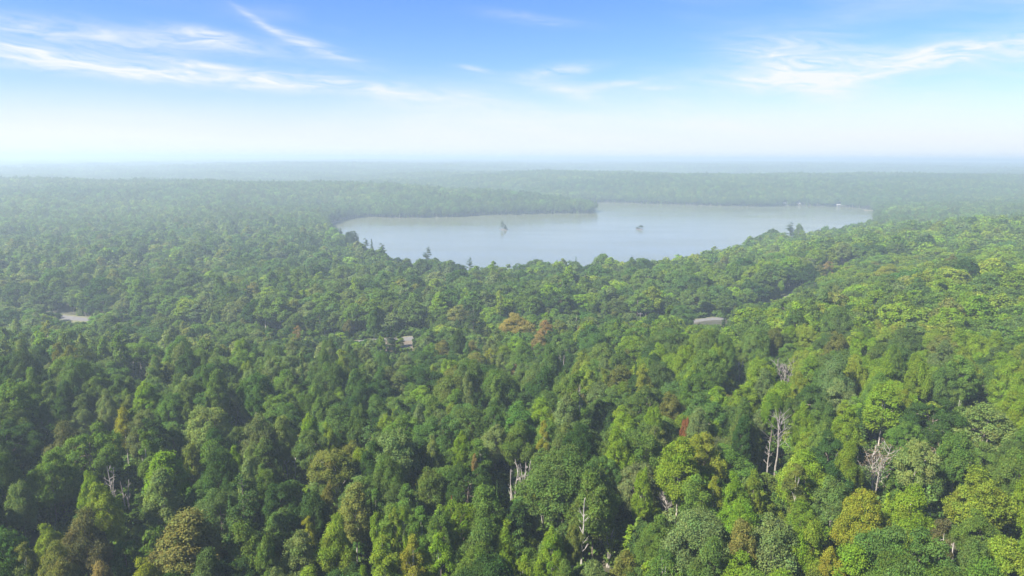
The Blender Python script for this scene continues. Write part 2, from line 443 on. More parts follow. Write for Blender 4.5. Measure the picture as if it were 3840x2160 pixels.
add_kind('maple', [bb(11, 15.5, 8.6, 5.6, 135, 0.85, lobes=8), bb(12, 16.5, 8.0, 6.0, 120, 0.88, lobes=7, flat=0.9), bb(13, 14.5, 9.2, 5.4, 215, 0.8, lobes=9, flat=0.75), bb(14, 15.5, 7.4, 6.2, 105, 0.82, lobes=6, flat=0.95, egg=0.4)], M_BARK)
add_kind('oak', [bb(21, 16, 11.5, 5.4, 200, 0.95, r0=0.32, mul=1.5, lobes=10, flat=0.78, egg=0.15), bb(22, 16.5, 10.5, 5.6, 180, 1.0, r0=0.32, mul=1.4, lobes=9, flat=0.8, egg=0.2), bb(23, 15, 12.0, 5.2, 150, 0.92, r0=0.32, mul=1.5, lobes=12, flat=0.72, egg=0.1)], M_BARK)
add_kind('poplar', [bb(31, 17, 6.6, 6.0, 120, 0.8, r0=0.2, mul=0.85, lobes=9, flat=0.95, egg=0.5, bump=0.16), bb(32, 17.5, 6.0, 6.6, 110, 0.75, r0=0.2, mul=0.8, lobes=8, flat=1.0, egg=0.55, bump=0.18), bb(33, 16.5, 7.0, 5.8, 130, 0.8, r0=0.2, mul=0.85, lobes=10, flat=0.9, egg=0.45, bump=0.22)], M_PALE)
add_kind('aspen', [ab(41, 17, 4.6, 7.5), ab(42, 18, 4.2, 9.0, 22, 0.8), ab(43, 16, 5.0, 6.5, 28, 0.8)], M_PALE)
add_kind('spruce', [((lambda lod, s=s, h=h, w=w: make_spruce(s, h, w, (3600, 900, 200)[lod], (0.42, 0.8, 1.5)[lod])), h, w) for s, h, w in ((51, 15, 3.8), (52, 17, 3.4), (53, 14, 4.4))], M_BARK)
add_kind('pine', [((lambda lod, s=s, h=h, w=w: make_pine(s, h, w, (7000, 1600, 320)[lod], (0.40, 0.8, 1.5)[lod])), h, w) for s, h, w in ((61, 21, 8.0), (62, 19, 7.4))], M_BARK)
add_kind('umbrella', [bb(71, 16, 8.5, 9.5, 60, 1.0, lobes=7, mul=0.7, flat=0.7)], M_PALE)
for kind, lst in NEAR.items():
    NEAR[kind] = [(crown_mesh(kind + '_crown', c), trunk_mesh(kind + '_trunk', t, bk), h, w) for c, t, h, w, bk in lst]


def joined(c, t, bark, name):
    V = np.concatenate([c[0], t[0]]); F = np.concatenate([c[1], t[1] + len(c[0])])
    return mesh_np(name, V, F, [M_LEAF, bark], mi=np.r_[np.zeros(len(c[1])), np.ones(len(t[1]))], lv=np.concatenate([c[2], np.ones((len(t[1]), 3))]))


# prototypes of the wood, kept in a collection of their own that is not part of the scene
PROTO = bpy.data.collections.new('wood_kinds'); PIDX = {}


def proto(key, me):
    o = bpy.data.objects.new('p%03d' % len(PROTO.objects), me); PROTO.objects.link(o); PIDX.setdefault(key, []).append(len(PROTO.objects) - 1)


for kind, lst in NEAR.items():      # near wood: the very crowns of the single trees
    for cm, tm, h, w in lst: proto(('near', kind), cm)
for kind in MID:
    for c, t, h, w, bk in MID[kind]: proto(('mid', kind), joined(c, t, bk, kind + '_mid'))
    for c, t, h, w, bk in FAR[kind]: proto(('far', kind), joined(c, (t[0][:35], t[1][:30]), bk, kind + '_far'))
g_ = np.random.default_rng(90)
for k in range(3):                   # undergrowth: low bushes
    P = np.concatenate([g_.normal(0, 1.0, (14, 2)), g_.uniform(0.5, 2.3, (14, 1))], 1); R = g_.uniform(0.6, 1.1, 14)
    C, N, pv = puff_leaves(P, R, 0.8, 900, g_, np.zeros(3)); V, F, lv = leaves(C, N, 0.5, g_)
    proto(('bush', 'bush'), mesh_np('bush', V, F, [M_LEAF], lv=lv * pv))
for k in range(5):                   # far canopy: a 26 m patch of a dozen crowns seen from over a kilometre away
    VV, FF, LL, off = [], [], [], 0
    for i in range(17):
        kind = ['maple', 'oak', 'poplar', 'maple', 'maple', 'poplar', 'oak', 'spruce'][g_.integers(8)]
        c, t, h, w, bk = FAR[kind][g_.integers(len(FAR[kind]))]
        sel = g_.random(len(c[1])) < 0.62; f = c[1][sel]; v = c[0].reshape(-1, 4, 3)[sel].reshape(-1, 3)
        a = g_.uniform(0, 6.283); sc = g_.uniform(0.75, 1.15); R2 = np.array([[math.cos(a), -math.sin(a), 0], [math.sin(a), math.cos(a), 0], [0, 0, 1]])
        v = v @ R2.T * sc + np.array([g_.uniform(-13, 13), g_.uniform(-13, 13), 0])
        tint = (1 + g_.normal(0, 0.20)) * np.array([1 + g_.normal(0.02, 0.14), 1, 1])
        if kind == 'spruce': tint = tint * np.array([0.55, 0.65, 0.9])
        VV.append(v); FF.append(np.arange(len(v)).reshape(-1, 4) + off); LL.append(c[2][sel] * tint); off += len(v)
    proto(('patch', 'patch'), mesh_np('canopy_patch', np.concatenate(VV), np.concatenate(FF), [M_LEAF], lv=np.clip(np.concatenate(LL), 0.2, 2)))

# ------------------------------------------------------------------ setting: ground, lake, road
def tag(o, label=None, cat=None, group=None, kind=None):
    if label: o['label'] = label
    if cat: o['category'] = cat
    if group: o['group'] = group
    if kind: o['kind'] = kind
    return o


def build_terrain():
    th = np.radians(np.concatenate([np.arange(-180, -50, 3.0), np.arange(-50, 50, 0.5), np.arange(50, 180, 3.0)]))
    rr = np.concatenate([[1.0], np.geomspace(12, 700, 130), np.geomspace(710, 2600, 130), np.geomspace(2660, 14000, 60)])
    R, T = np.meshgrid(rr, th, indexing='ij'); X, Y = R * np.sin(T), R * np.cos(T); Z = ground(X, Y)
    V = np.stack([X, Y, Z], -1).reshape(-1, 3); n, m = R.shape
    i, j = np.meshgrid(np.arange(n - 1), np.arange(m), indexing='ij'); j2 = (j + 1) % m
    F = np.stack([i * m + j, i * m + j2, (i + 1) * m + j2, (i + 1) * m + j], -1).reshape(-1, 4)[:, ::-1]
    o = link('ground', mesh_np('ground', V, F, [M_FLOOR], smooth=True))
    tag(o, 'rolling forest floor of dark soil and leaf litter under the trees', kind='structure')


build_terrain()


def build_lake():
    m, n = mat('lake_water')
    g = n.new('ShaderNodeNewGeometry'); p = n.new('ShaderNodeBsdfPrincipled')
    p.inputs['Base Color'].default_value = (0.100, 0.110, 0.062, 1); p.inputs['Roughness'].default_value = 0.16; p.inputs['IOR'].default_value = 1.33
    mp = n.new('ShaderNodeMapping'); mp.inputs['Scale'].default_value = (0.35, 1.0, 1.0); mp.inputs['Rotation'].default_value = (0, 0, 0.25); n.l.new(g.outputs['Position'], mp.inputs[0])
    h = n.noise(mp.outputs[0], 0.55, 5, 0.6)
    gust = n.noise(mp.outputs[0], 0.012, 4, 0.6)
    b = n.new('ShaderNodeBump'); b.inputs['Distance'].default_value = 0.35
    n.l.new(n.ramp(gust, 0.3, 0.7, 'LINEAR', 0.06, 0.18), b.inputs['Strength']); n.l.new(h, b.inputs['Height'])
    n.l.new(b.outputs[0], p.inputs['Normal']); n.l.new(n.ramp(gust, 0.3, 0.7, 'LINEAR', 0.10, 0.20), p.inputs['Roughness'])
    n.l.new(p.outputs[0], n.out.inputs['Surface'])
    c = LAKE.mean(0); x0, y0 = LAKE.min(0) - 25; x1, y1 = LAKE.max(0) + 25
    gx, gy = np.meshgrid(np.linspace(x0, x1, 40), np.linspace(y0, y1, 40), indexing='ij')
    V = np.stack([gx, gy, gx * 0], -1).reshape(-1, 3); i, j = np.meshgrid(np.arange(39), np.arange(39), indexing='ij')
    F = np.stack([i * 40 + j, (i + 1) * 40 + j, (i + 1) * 40 + j + 1, i * 40 + j + 1], -1).reshape(-1, 4)
    tag(link('lake', mesh_np('lake', V, F, [m])), 'calm pale grey lake with faint ripples', kind='structure')


build_lake()

# the country road: crosses the valley from west to east
road_px = [(-500, 1150, 9), (-150, 1170, 9), (120, 1178, 9), (290, 1192, 9.5), (420, 1200, 10), (800, 1255, 12), (1200, 1290, 13), (1400, 1282, 13), (1540, 1278, 13), (1800, 1262, 13), (2100, 1245, 13.5), (2400, 1222, 14), (2570, 1207, 14.5), (2700, 1192, 15), (2760, 1182, 15.5), (2900, 1135, 17), (3150, 1050, 17)]
RP = np.array([on_z(x, y, z) for x, y, z in road_px])


def smooth_path(P, n=160):
    t = np.arange(len(P)); tt = np.linspace(0, len(P) - 1, n); k = np.clip(tt.astype(int), 0, len(P) - 2); f = (tt - k)[:, None]
    q = lambda i: P[np.clip(i, 0, len(P) - 1)]
    p0, p1, p2, p3 = q(k - 1), q(k), q(k + 1), q(k + 2)
    return 0.5 * (2 * p1 + (p2 - p0) * f + (2 * p0 - 5 * p1 + 4 * p2 - p3) * f ** 2 + (3 * p1 - p0 - 3 * p2 + p3) * f ** 3)


RPS = smooth_path(RP)
ROADZ = ground(RPS[:, 0], RPS[:, 1]); ROADZ = np.convolve(np.pad(ROADZ, 6, 'edge'), np.ones(13) / 13, 'valid')


def strip(name, offs, lift, m, label):
    T = unit(np.gradient(RPS, axis=0)); N = np.stack([-T[:, 1], T[:, 0]], 1); n, k = len(RPS), len(offs)
    X = RPS[:, None, 0] + N[:, None, 0] * np.array(offs)[None]; Y = RPS[:, None, 1] + N[:, None, 1] * np.array(offs)[None]
    Z = np.maximum(np.repeat(ROADZ[:, None], k, 1), ground(X, Y) * 0.0 + ROADZ[:, None]) + np.array(lift)[None]
    V = np.stack([X, Y, Z], -1).reshape(-1, 3); i, j = np.meshgrid(np.arange(n - 1), np.arange(k - 1), indexing='ij')
    F = np.stack([i * k + j, (i + 1) * k + j, (i + 1) * k + j + 1, i * k + j + 1], -1).reshape(-1, 4)[:, ::-1]
    return tag(link(name, mesh_np(name, V, F, [m])), label, kind='structure')


strip('road', [-3.6, -2, 0, 2, 3.6], [0.55, 0.6, 0.64, 0.6, 0.55], M_ROAD, 'pale gravel country road winding through the valley woods')
strip('verge', [-11, -8, -5, -3.2, 3.2, 5, 8, 11], [-2.0, -0.1, 0.42, 0.5, 0.5, 0.42, -0.1, -2.0], M_VERGE, 'dry grass verge along both sides of the country road')


def sand_patch():
    c = np.array(on_z(1480, 1312, 12.8)); n = 40; th = np.arange(n) * 6.2832 / n
    V = [(c[0], c[1], gz(*c) + 0.75)]; F = []
    for k in range(1, 7):
        for a in th:
            r = k / 6 * (1 + 0.14 * math.sin(3 * a + 1) + 0.08 * math.sin(7 * a)); x = c[0] + 20 * r * math.cos(a); y = c[1] + 15 * r * math.sin(a)
            V.append((x, y, gz(x, y) + 0.75 - (1.2 if k == 6 else 0)))
    F3 = [(0, 1 + j, 1 + (j + 1) % n, 1 + (j + 1) % n) for j in range(n)]
    me = bpy.data.meshes.new('clearing')
    faces = [(0, 1 + j, 1 + (j + 1) % n) for j in range(n)] + [(1 + (k - 1) * n + j, 1 + k * n + j, 1 + k * n + (j + 1) % n, 1 + (k - 1) * n + (j + 1) % n) for k in range(1, 6) for j in range(n)]
    me.from_pydata(V, [], faces); me.materials.append(M_SAND); me.update()
    tag(link('clearing', me), 'bare sandy clearing in front of the country road', kind='structure'); return c


CLEAR = sand_patch()

# ------------------------------------------------------------------ trees
TINT = dict(bright=(0.165, 0.228, 0.026), yellowgreen=(0.142, 0.226, 0.019), green=(0.100, 0.168, 0.029), mid=(0.083, 0.138, 0.031), dark=(0.044, 0.089, 0.021), blue=(0.076, 0.144, 0.033),
            sage=(0.129, 0.181, 0.056), pale=(0.159, 0.221, 0.056), olive=(0.138, 0.164, 0.036), ochre=(0.140, 0.148, 0.036), yellow=(0.195, 0.220, 0.024), orange=(0.210, 0.168, 0.060),
            rust=(0.225, 0.095, 0.040), brown=(0.104, 0.112, 0.042), needle=(0.034, 0.068, 0.022), pinedark=(0.044, 0.081, 0.030), pine=(0.056, 0.109, 0.033), dusk=(0.200, 0.160, 0.110))
WORD = dict(bright='bright lime-green', yellowgreen='yellow-green', green='fresh green', mid='mid-green', dark='dark green', blue='blue-green', sage='grey-green', pale='pale green', olive='olive-green',
            ochre='ochre', yellow='golden yellow', orange='orange', rust='rust-red', brown='brownish', needle='blackish green', pinedark='dark green', pine='green', dusk='pinkish brown')
placed = []        # (x, y, crown radius) of single trees
root_of = []


def tree(kind, x, y, H, Wd, tint, label, cat='tree', var=None, rot=None, group=None, z=None, sun_trunk=None):
    pr = NEAR[kind]; k = var if var is not None else random.randrange(len(pr)); cm, tm, ph, pw = pr[k % len(pr)]
    nm = {'umbrella': 'flat_topped'}.get(kind, kind) + '_tree'
    e = bpy.data.objects.new(nm, None); COL.objects.link(e)
    e.empty_display_size = 0.5
    e.location = (x, y, (gz(x, y) if z is None else z) - 0.15); e.rotation_euler = (0, 0, rot if rot is not None else random.uniform(0, 6.28))
    e.scale = (Wd / pw, Wd / pw, H / ph)
    c = link('crown', cm, e); t = link('trunk', tm, e)
    tc = [v * random.uniform(0.95, 1.05) for v in (TINT[tint] if isinstance(tint, str) else tint)]
    c['tint'] = [float(v) for v in tc]
    tag(e, label, cat, group); placed.append((x, y, Wd * 0.5)); root_of.append(e)
    return e


def locate(px, py, h):
    """where a tree of height h has its top at that place of the photograph"""
    d = ray(px, py); t = np.geomspace(45, 2500, 900); X, Y, Z = d[0] * t, d[1] * t, CAM_Z + d[2] * t
    f = Z - ground(X, Y) - h; k = np.argmax(f < 0)
    if f[k] >= 0: k = len(t) - 1
    t0 = t[max(k - 1, 0)] + (t[k] - t[max(k - 1, 0)]) * (f[max(k - 1, 0)] / (f[max(k - 1, 0)] - f[k] + 1e-9))
    return d[0] * t0, d[1] * t0, t0


LM = []    # landmarks: (px, py, short name)
# px, py of the crown's top, crown width in px, height m, kind, tint, label, short name for its neighbours
T = [
 (703, 1914, 185, 19, 'poplar', 'ochre', 'tall ochre-green tree with a stepped crown at the bottom edge', 'tall ochre tree'),
 (546, 2088, 110, 14, 'maple', 'yellow', 'golden-olive round tree in front of the tall ochre tree', 'golden-olive round tree'),
 (373, 2106, 75, 13, 'poplar', 'orange', 'small orange-ochre tree cut by the bottom edge', 'small orange-ochre tree'),
 (214, 2092, 85, 14, 'poplar', 'ochre', 'ochre birch-like tree cut by the bottom edge near the corner', 'ochre corner tree'),
 (82, 2033, 55, 15, 'aspen', 'olive', 'slender olive-yellow spire near the bottom left corner', 'olive corner spire'),
 (196, 2033, 90, 15, 'maple', 'olive', 'rounded olive tree behind the ochre corner tree', 'rounded olive tree'),
 (300, 1906, 115, 17, 'maple', 'brown', 'brownish-olive tree with an orange flush beside dark crowns', 'brownish-olive tree'),
 (364, 1800, 98, 18, 'maple', 'bright', 'lime-green tree standing left of the grey twin snags', 'lime-green tree by the snags'),
 (905, 1764, 135, 22, 'pine', 'pine', 'tall white pine with level tiers above the dark hollow', 'tiered white pine'),
 (246, 1577, 100, 17, 'maple', 'brown', 'brown-tinged tree with thinning crown near the left edge', 'brown-tinged tree'),
 (610, 1691, 120, 18, 'poplar', 'yellowgreen', 'broad yellow-green poplar right of the grey twin snags', 'broad yellow-green poplar'),
 (710, 1664, 72, 17, 'poplar', 'olive', 'smooth olive poplar beside the broad yellow-green one', 'smooth olive poplar'),
 (337, 1595, 150, 18, 'oak', 'green', 'large fresh green dome-shaped tree on the left slope', 'large fresh green dome'),
 (774, 1518, 130, 17, 'maple', 'pale', 'pale yellow-green spreading tree above the left slope', 'pale spreading tree'),
 (187, 1682, 112, 17, 'maple', 'green', 'leafy green tree in front of the brown-tinged tree', 'leafy green tree'),
 (328, 1764, 60, 15, 'poplar', 'yellowgreen', 'small yellow-green pointed tree behind the lime-green tree', 'small pointed tree'),
 (68, 1796, 72, 16, 'maple', 'sage', 'grey-green rounded tree at the left edge', 'grey-green edge tree'),
 (173, 1956, 72, 13, 'maple', 'bright', 'small lime-green tree among dark crowns near the left corner', 'small lime-green tree'),
 (460, 1527, 60, 17, 'poplar', 'yellow', 'pale yellow narrow tree high on the left slope', 'pale yellow narrow tree'),
 (938, 1673, 48, 16, 'aspen', 'pale', 'pale slim aspen above the tiered white pine', 'pale slim aspen'),
 (879, 1668, 42, 16, 'aspen', 'yellowgreen', 'slim yellow-green aspen behind the tiered white pine', 'slim yellow-green aspen'),
 (1251, 1926, 108, 17, 'maple', 'bright', 'brightest lime-green tree, lit full, above the bottom aspens', 'brightest lime-green tree'),
 (1415, 1919, 62, 17, 'aspen', 'yellowgreen', 'sunlit slender aspen right of the brightest lime-green tree', 'sunlit slender aspen'),
 (1151, 1935, 48, 16, 'aspen', 'yellow', 'narrow yellow aspen left of the brightest lime-green tree', 'narrow yellow aspen'),
 (1475, 1905, 44, 17, 'aspen', 'bright', 'first of two lime aspen tips behind the sunlit slender aspen', 'twin aspen tips'),
 (1508, 1905, 44, 17, 'aspen', 'yellowgreen', 'second of two lime aspen tips behind the sunlit slender aspen', 'second aspen tip'),
 (1650, 1898, 105, 17, 'maple', 'green', 'rounded green tree with pale limbs in front of the rust-red spruce', 'rounded pale-limbed tree'),
 (1693, 1850, 24, 13, 'spruce', 'rust', 'dead rust-red spruce spire among green crowns', 'rust-red spruce'),
 (1816, 1814, 112, 18, 'poplar', 'green', 'tall green poplar right of the rust-red spruce', 'tall green poplar'),
 (1390, 1828, 26, 16, 'spruce', 'pine', 'thin dark spruce spire left of two others', 'thin dark spruce'),
 (1563, 1810, 26, 17, 'spruce', 'pine', 'thin spruce spire behind and left of the rust-red spruce', 'middle thin spruce'),
 (1864, 1791, 24, 17, 'spruce', 'pine', 'thin spruce spire beside the tall green poplar', 'spruce by the poplar'),
 (1228, 1800, 62, 16, 'poplar', 'ochre', 'narrow ochre-tinged tree on its own in the middle slope', 'narrow ochre tree'),
 (1620, 1632, 42, 18, 'aspen', 'pale', 'pale aspen spire with a visible white stem below', 'pale aspen spire'),
 (1730, 1609, 62, 18, 'poplar', 'yellowgreen', 'upright yellow-green poplar beside the pale aspen spire', 'upright yellow-green poplar'),
 (1780, 1705, 28, 14, 'aspen', 'orange', 'small rust-orange tree against a dark gap', 'small rust-orange tree'),
 (1247, 1688, 145, 17, 'umbrella', 'olive', 'olive flat-topped tree with pale stems showing beneath', 'olive flat-topped tree'),
 (1643, 1555, 165, 17, 'oak', 'blue', 'big dark blue-green oak with a lumpy crown', 'big blue-green oak'),
 (1765, 1530, 155, 17, 'oak', 'mid', 'big mid-green oak next to the blue-green oak', 'big mid-green oak'),
 (1051, 1555, 82, 18, 'maple', 'pale', 'pale green round-headed tree on the middle slope', 'pale round-headed tree'),
 (1160, 1548, 72, 19, 'poplar', 'yellowgreen', 'yellow-green poplar behind the pale round-headed tree', 'yellow-green slope poplar'),
 (1229, 1580, 64, 17, 'maple', 'bright', 'small lime maple in front of the slope poplar', 'small lime maple'),
 (1443, 2008, 96, 17, 'aspen', 'bright', 'bushy lime aspen at the bottom edge with pale stem', 'bushy lime aspen'),
 (1543, 2013, 72, 17, 'aspen', 'yellow', 'yellow-topped aspen on a clear pale stem at the bottom', 'yellow-topped aspen'),
 (1648, 1994, 84, 17, 'aspen', 'yellowgreen', 'yellow-green aspen with long bare stem at the bottom', 'long-stemmed aspen'),
 (1598, 2066, 78, 14, 'poplar', 'bright', 'low lime-green tree between two bare-stemmed aspens', 'low lime-green tree'),
 (1365, 2117, 52, 13, 'maple', 'yellowgreen', 'small yellow-green treetop cut by the bottom edge', 'small cut treetop'),
 (996, 2001, 72, 16, 'poplar', 'green', 'pointed green tree at the edge of a dark hollow', 'pointed green tree'),
 (1037, 2117, 85, 13, 'maple', 'sage', 'grey-green bushy top at the bottom edge', 'grey-green bushy top'),
 (1802, 1944, 140, 17, 'maple', 'mid', 'wide mid-green tree with pale branches poking out', 'wide pale-branched tree'),
 (1893, 1981, 82, 15, 'poplar', 'yellowgreen', 'yellow-green tree in front of the wide pale-branched tree', 'yellow-green front tree'),
 (2111, 1689, 262, 19, 'oak', 'mid', 'huge domed oak behind the cluster of white snags', 'huge domed oak'),
 (2230, 1762, 150, 18, 'maple', 'green', 'broad green maple right of the huge domed oak', 'broad green maple'),
 (2553, 1632, 132, 20, 'poplar', 'yellowgreen', 'tall sunlit poplar below the rust-red maple top', 'tall sunlit poplar'),
 (2416, 1746, 62, 17, 'poplar', 'yellowgreen', 'narrow yellow-green spire at the edge of a dark gap', 'narrow yellow-green spire'),
 (2576, 1562, 40, 14, 'maple', 'rust', 'small rust-red maple, the only red crown on the slope', 'rust-red maple'),
 (2453, 1521, 72, 17, 'maple', 'yellowgreen', 'rounded yellow-green maple behind the rust-red maple', 'rounded yellow-green maple'),
 (2343, 1539, 104, 17, 'maple', 'yellowgreen', 'wide yellow-green maple with clumped crown and dark hollow beneath', 'wide clumped maple'),
 (2685, 1782, 48, 16, 'aspen', 'yellow', 'thin yellowish aspen on a dark stem in shade', 'thin yellowish aspen'),
 (2621, 1789, 92, 17, 'aspen', 'green', 'open-crowned green tree on a pale stem above the dark gap', 'open-crowned tree'),
 (2617, 1867, 58, 12, 'maple', 'green', 'small fresh green tree at the rim of the dark gap', 'small fresh green tree'),
 (2466, 1921, 104, 15, 'maple', 'green', 'leafy fresh green maple under the grey dead tree', 'leafy fresh green maple'),
 (2630, 1917, 235, 17, 'oak', 'sage', 'broad grey-green oak with crowded clumps near the bottom', 'broad grey-green oak'),
 (2075, 1976, 92, 16, 'poplar', 'yellowgreen', 'pointed yellow-green tree left of the tall white snag', 'pointed yellow-green tree'),
 (2150, 1971, 62, 15, 'umbrella', 'olive', 'small olive flat-topped tree touching the tall white snag', 'small flat-topped tree'),
 (2343, 2058, 94, 14, 'poplar', 'olive', 'olive-yellow bushy tree right of the tall white snag', 'olive-yellow bush tree'),
 (2120, 2099, 78, 14, 'poplar', 'green', 'green treetop at the bottom edge below the tall white snag', 'green bottom treetop'),
 (2234, 2094, 104, 14, 'maple', 'sage', 'grey-green treetop at the bottom edge, right of the snag foot', 'grey-green bottom treetop'),
 (1961, 2085, 74, 14, 'aspen', 'yellowgreen', 'slim yellow-green treetop with pale stem at the bottom edge', 'slim bottom treetop'),
 (2762, 1767, 84, 17, 'maple', 'yellowgreen', 'yellow-green maple right of the thin yellowish aspen', 'yellow-green maple'),
 (2826, 1758, 64, 17, 'maple', 'bright', 'lime-green maple between yellow-green crowns', 'lime-green maple'),
 (2040, 1575, 38, 16, 'aspen', 'yellow', 'small bright yellow top behind the huge domed oak', 'small bright yellow top'),
 (3444, 1655, 110, 19, 'umbrella', 'pale', 'pale green flat-topped tree on one tall clear stem', 'tall clear-stemmed tree'),
 (3249, 1835, 134, 17, 'maple', 'yellow', 'golden yellow maple in front of the large pale dead tree', 'golden yellow maple'),
 (3422, 1817, 124, 17, 'maple', 'yellowgreen', 'dense yellow-green maple right of the golden yellow maple', 'dense yellow-green maple'),
 (3403, 1968, 255, 18, 'oak', 'blue', 'large blue-green oak with lumpy crown at the bottom edge', 'large blue-green oak'),
 (2907, 1931, 155, 18, 'poplar', 'sage', 'tall grey-green willow-like tree at the bottom', 'grey-green willowy tree'),
 (3040, 1948, 112, 17, 'maple', 'bright', 'lime-yellow maple right of the grey-green willowy tree', 'lime-yellow maple'),
 (3000, 1975, 100, 16, 'maple', 'yellowgreen', 'yellow-green maple touching the lime-yellow maple', 'touching maple'),
 (3199, 2044, 134, 15, 'poplar', 'yellowgreen', 'wide yellow-green tree at the bottom, left of the blue-green oak', 'wide bottom tree'),
 (3126, 2044, 84, 15, 'poplar', 'yellow', 'golden-green narrow tree at the bottom edge', 'golden-green narrow tree'),
 (3791, 2008, 134, 16, 'maple', 'bright', 'lime-yellow tree in the bottom right corner', 'corner lime-yellow tree'),
 (3545, 1940, 58, 16, 'aspen', 'brown', 'dying brownish aspen with thin crown behind the blue-green oak', 'dying brownish aspen'),
 (3690, 1753, 134, 17, 'maple', 'bright', 'bright yellow-lime maple near the right edge', 'bright yellow-lime maple'),
 (3176, 1521, 84, 17, 'maple', 'yellowgreen', 'upright yellow-green maple left of overlapping layered maples', 'upright maple'),
 (3517, 1498, 155, 17, 'oak', 'dark', 'round dark green oak dome on the right slope', 'round dark oak dome'),
 (3700, 1508, 155, 17, 'maple', 'pale', 'wide pale green maple right of the dark oak dome', 'wide pale maple'),
 (1938, 1174, 105, 17, 'maple', (0.235, 0.205, 0.05), 'round ochre-yellow tree near the road, lightest of the turning trees', 'round ochre-yellow tree'),
 (2045, 1200, 58, 17, 'poplar', (0.22, 0.17, 0.06), 'orange-brown upright tree right of the round ochre tree', 'orange-brown upright tree'),
 (2022, 1253, 62, 14, 'poplar', (0.20, 0.165, 0.055), 'lower orange-brown tree in front of the upright one', 'lower orange-brown tree'),
 (1775, 1151, 84, 22, 'pine', 'pinedark', 'tall dark pine standing before the far tree wall', 'tall dark pine'),
 (1449, 1207, 46, 18, 'pine', 'needle', 'first of two dark pines standing in the sandy clearing', 'clearing pines'),
 (1480, 1205, 46, 18, 'pine', 'needle', 'second of two dark pines standing in the sandy clearing', 'second clearing pine'),
 (1398, 1163, 48, 20, 'poplar', 'blue', 'tall blue-green columnar tree left of the sandy clearing', 'columnar tree'),
 (1498, 1261, 36, 9, 'aspen', 'yellowgreen', 'small pale yellow-green poplar inside the sandy clearing', 'small clearing poplar'),
 (1836, 1305, 44, 15, 'aspen', 'yellow', 'slim yellow poplar below the round ochre tree', 'slim yellow poplar'),
 (1931, 1365, 28, 13, 'aspen', 'orange', 'tiny orange tree in front of the turning trees', 'tiny orange tree'),
 (1114, 1221, 30, 15, 'aspen', 'orange', 'small orange tree alone left of the clearing', 'small lone orange tree'),
 (1775, 1277, 40, 14, 'aspen', 'ochre', 'small ochre tree behind the slim yellow poplar', 'small ochre tree'),
 (1659, 1272, 60, 15, 'poplar', 'ochre', 'olive-ochre tree right of the sandy clearing', 'olive-ochre tree'),
 (1938, 1258, 88, 15, 'maple', 'yellowgreen', 'yellow-green fan-shaped tree under the round ochre tree', 'fan-shaped tree'),
 (1584, 1375, 155, 17, 'oak', 'dark', 'wide dark green oak in front of the sandy clearing', 'wide dark oak'),
 (525, 1282, 112, 18, 'umbrella', 'green', 'flat-topped green tree over white leaning stems on the left', 'flat-topped green tree'),
 (3110, 979, 30, 16, 'aspen', 'orange', 'small orange tree on the far right hillside', 'far orange tree'),
 (3078, 992, 36, 14, 'aspen', 'ochre', 'ochre tree beside the small orange one on the far hillside', 'far ochre tree'),
 (3040, 988, 48, 18, 'maple', 'needle', 'dark round tree beside the turning trees on the far hillside', 'far dark tree'),
 (3332, 989, 74, 16, 'maple', 'yellow', 'yellow maple on the far right hillside', 'far yellow maple'),
 (3293, 1198, 50, 15, 'maple', 'yellow', 'small golden maple in the middle of the right hillside', 'small golden maple'),
 (2720, 1126, 20, 16, 'spruce', 'needle', 'dark spruce spire beside the eastern bend of the road', 'road-bend spruce'),
 (2749, 1155, 16, 12, 'spruce', 'needle', 'short dark spruce at the eastern bend of the road', 'short road-bend spruce'),
 (2770, 1140, 24, 14, 'spruce', 'pine', 'green spruce where the road disappears behind the hill', 'spruce at the road end'),
 (2557, 1147, 92, 14, 'oak', 'blue', 'round tree standing alone beside the eastern road', 'round roadside tree'),
 (1277, 853, 24, 21, 'spruce', 'needle', 'pointed spruce at the western tip of the near shore', 'western shore spruce'),
 (1317, 866, 48, 20, 'maple', 'needle', 'dark rounded tree between spruces on the near shore', 'dark shore tree'),
 (1342, 874, 16, 21, 'spruce', 'needle', 'narrow spruce right of the dark rounded shore tree', 'narrow shore spruce'),
 (1370, 890, 30, 19, 'pine', 'needle', 'ragged dark conifer on the near shore', 'ragged shore conifer'),
 (1393, 893, 22, 20, 'spruce', 'needle', 'last pointed spruce on the near shore going east', 'eastern shore spruce'),
 (1430, 909, 36, 20, 'pine', 'pinedark', 'spreading pine above the near shoreline', 'spreading shore pine'),
 (1605, 923, 44, 21, 'pine', 'pinedark', 'thin-crowned tree rising above the near shoreline', 'thin-crowned shore tree'),
 (1761, 961, 30, 20, 'pine', 'pine', 'small ragged pine on the middle of the near shore', 'small ragged pine'),
 (2900, 855, 40, 19, 'pine', 'pinedark', 'first of two pines rising over the eastern shore', 'eastern shore pine'),
 (2966, 832, 40, 20, 'pine', 'pinedark', 'taller of two pines rising over the eastern shore', 'taller eastern pine'),
 (2998, 838, 30, 17, 'maple', 'sage', 'leafy tree beside the taller eastern shore pine', 'eastern shore leafy tree'),
]
LMK = []
for px, py, wpx, h, kind, tint, lab, short in T:
    x, y, t = locate(px, py, h)
    if lake_sd(np.array([x]), np.array([y]))[0] < 2.5:      # shoreline trees stand on the near bank
        dv = ray(px, py); tt = np.linspace(t, t * 0.7, 200); k = int(np.argmax(lake_sd(dv[0] * tt, dv[1] * tt) > 2.5)); t = tt[k]; x, y = dv[0] * t, dv[1] * t; h = CAM_Z + dv[2] * t - gz(x, y)
    Wd = wpx / FS * t * 1.08
    pwid = NEAR[kind][0][3]
    tree(kind, x, y, h, Wd, tint, lab, cat='conifer' if kind in ('spruce', 'pine') else 'tree')
    LM.append((px, py + wpx * 0.4, short)); LMK.append((px, py, wpx, t))


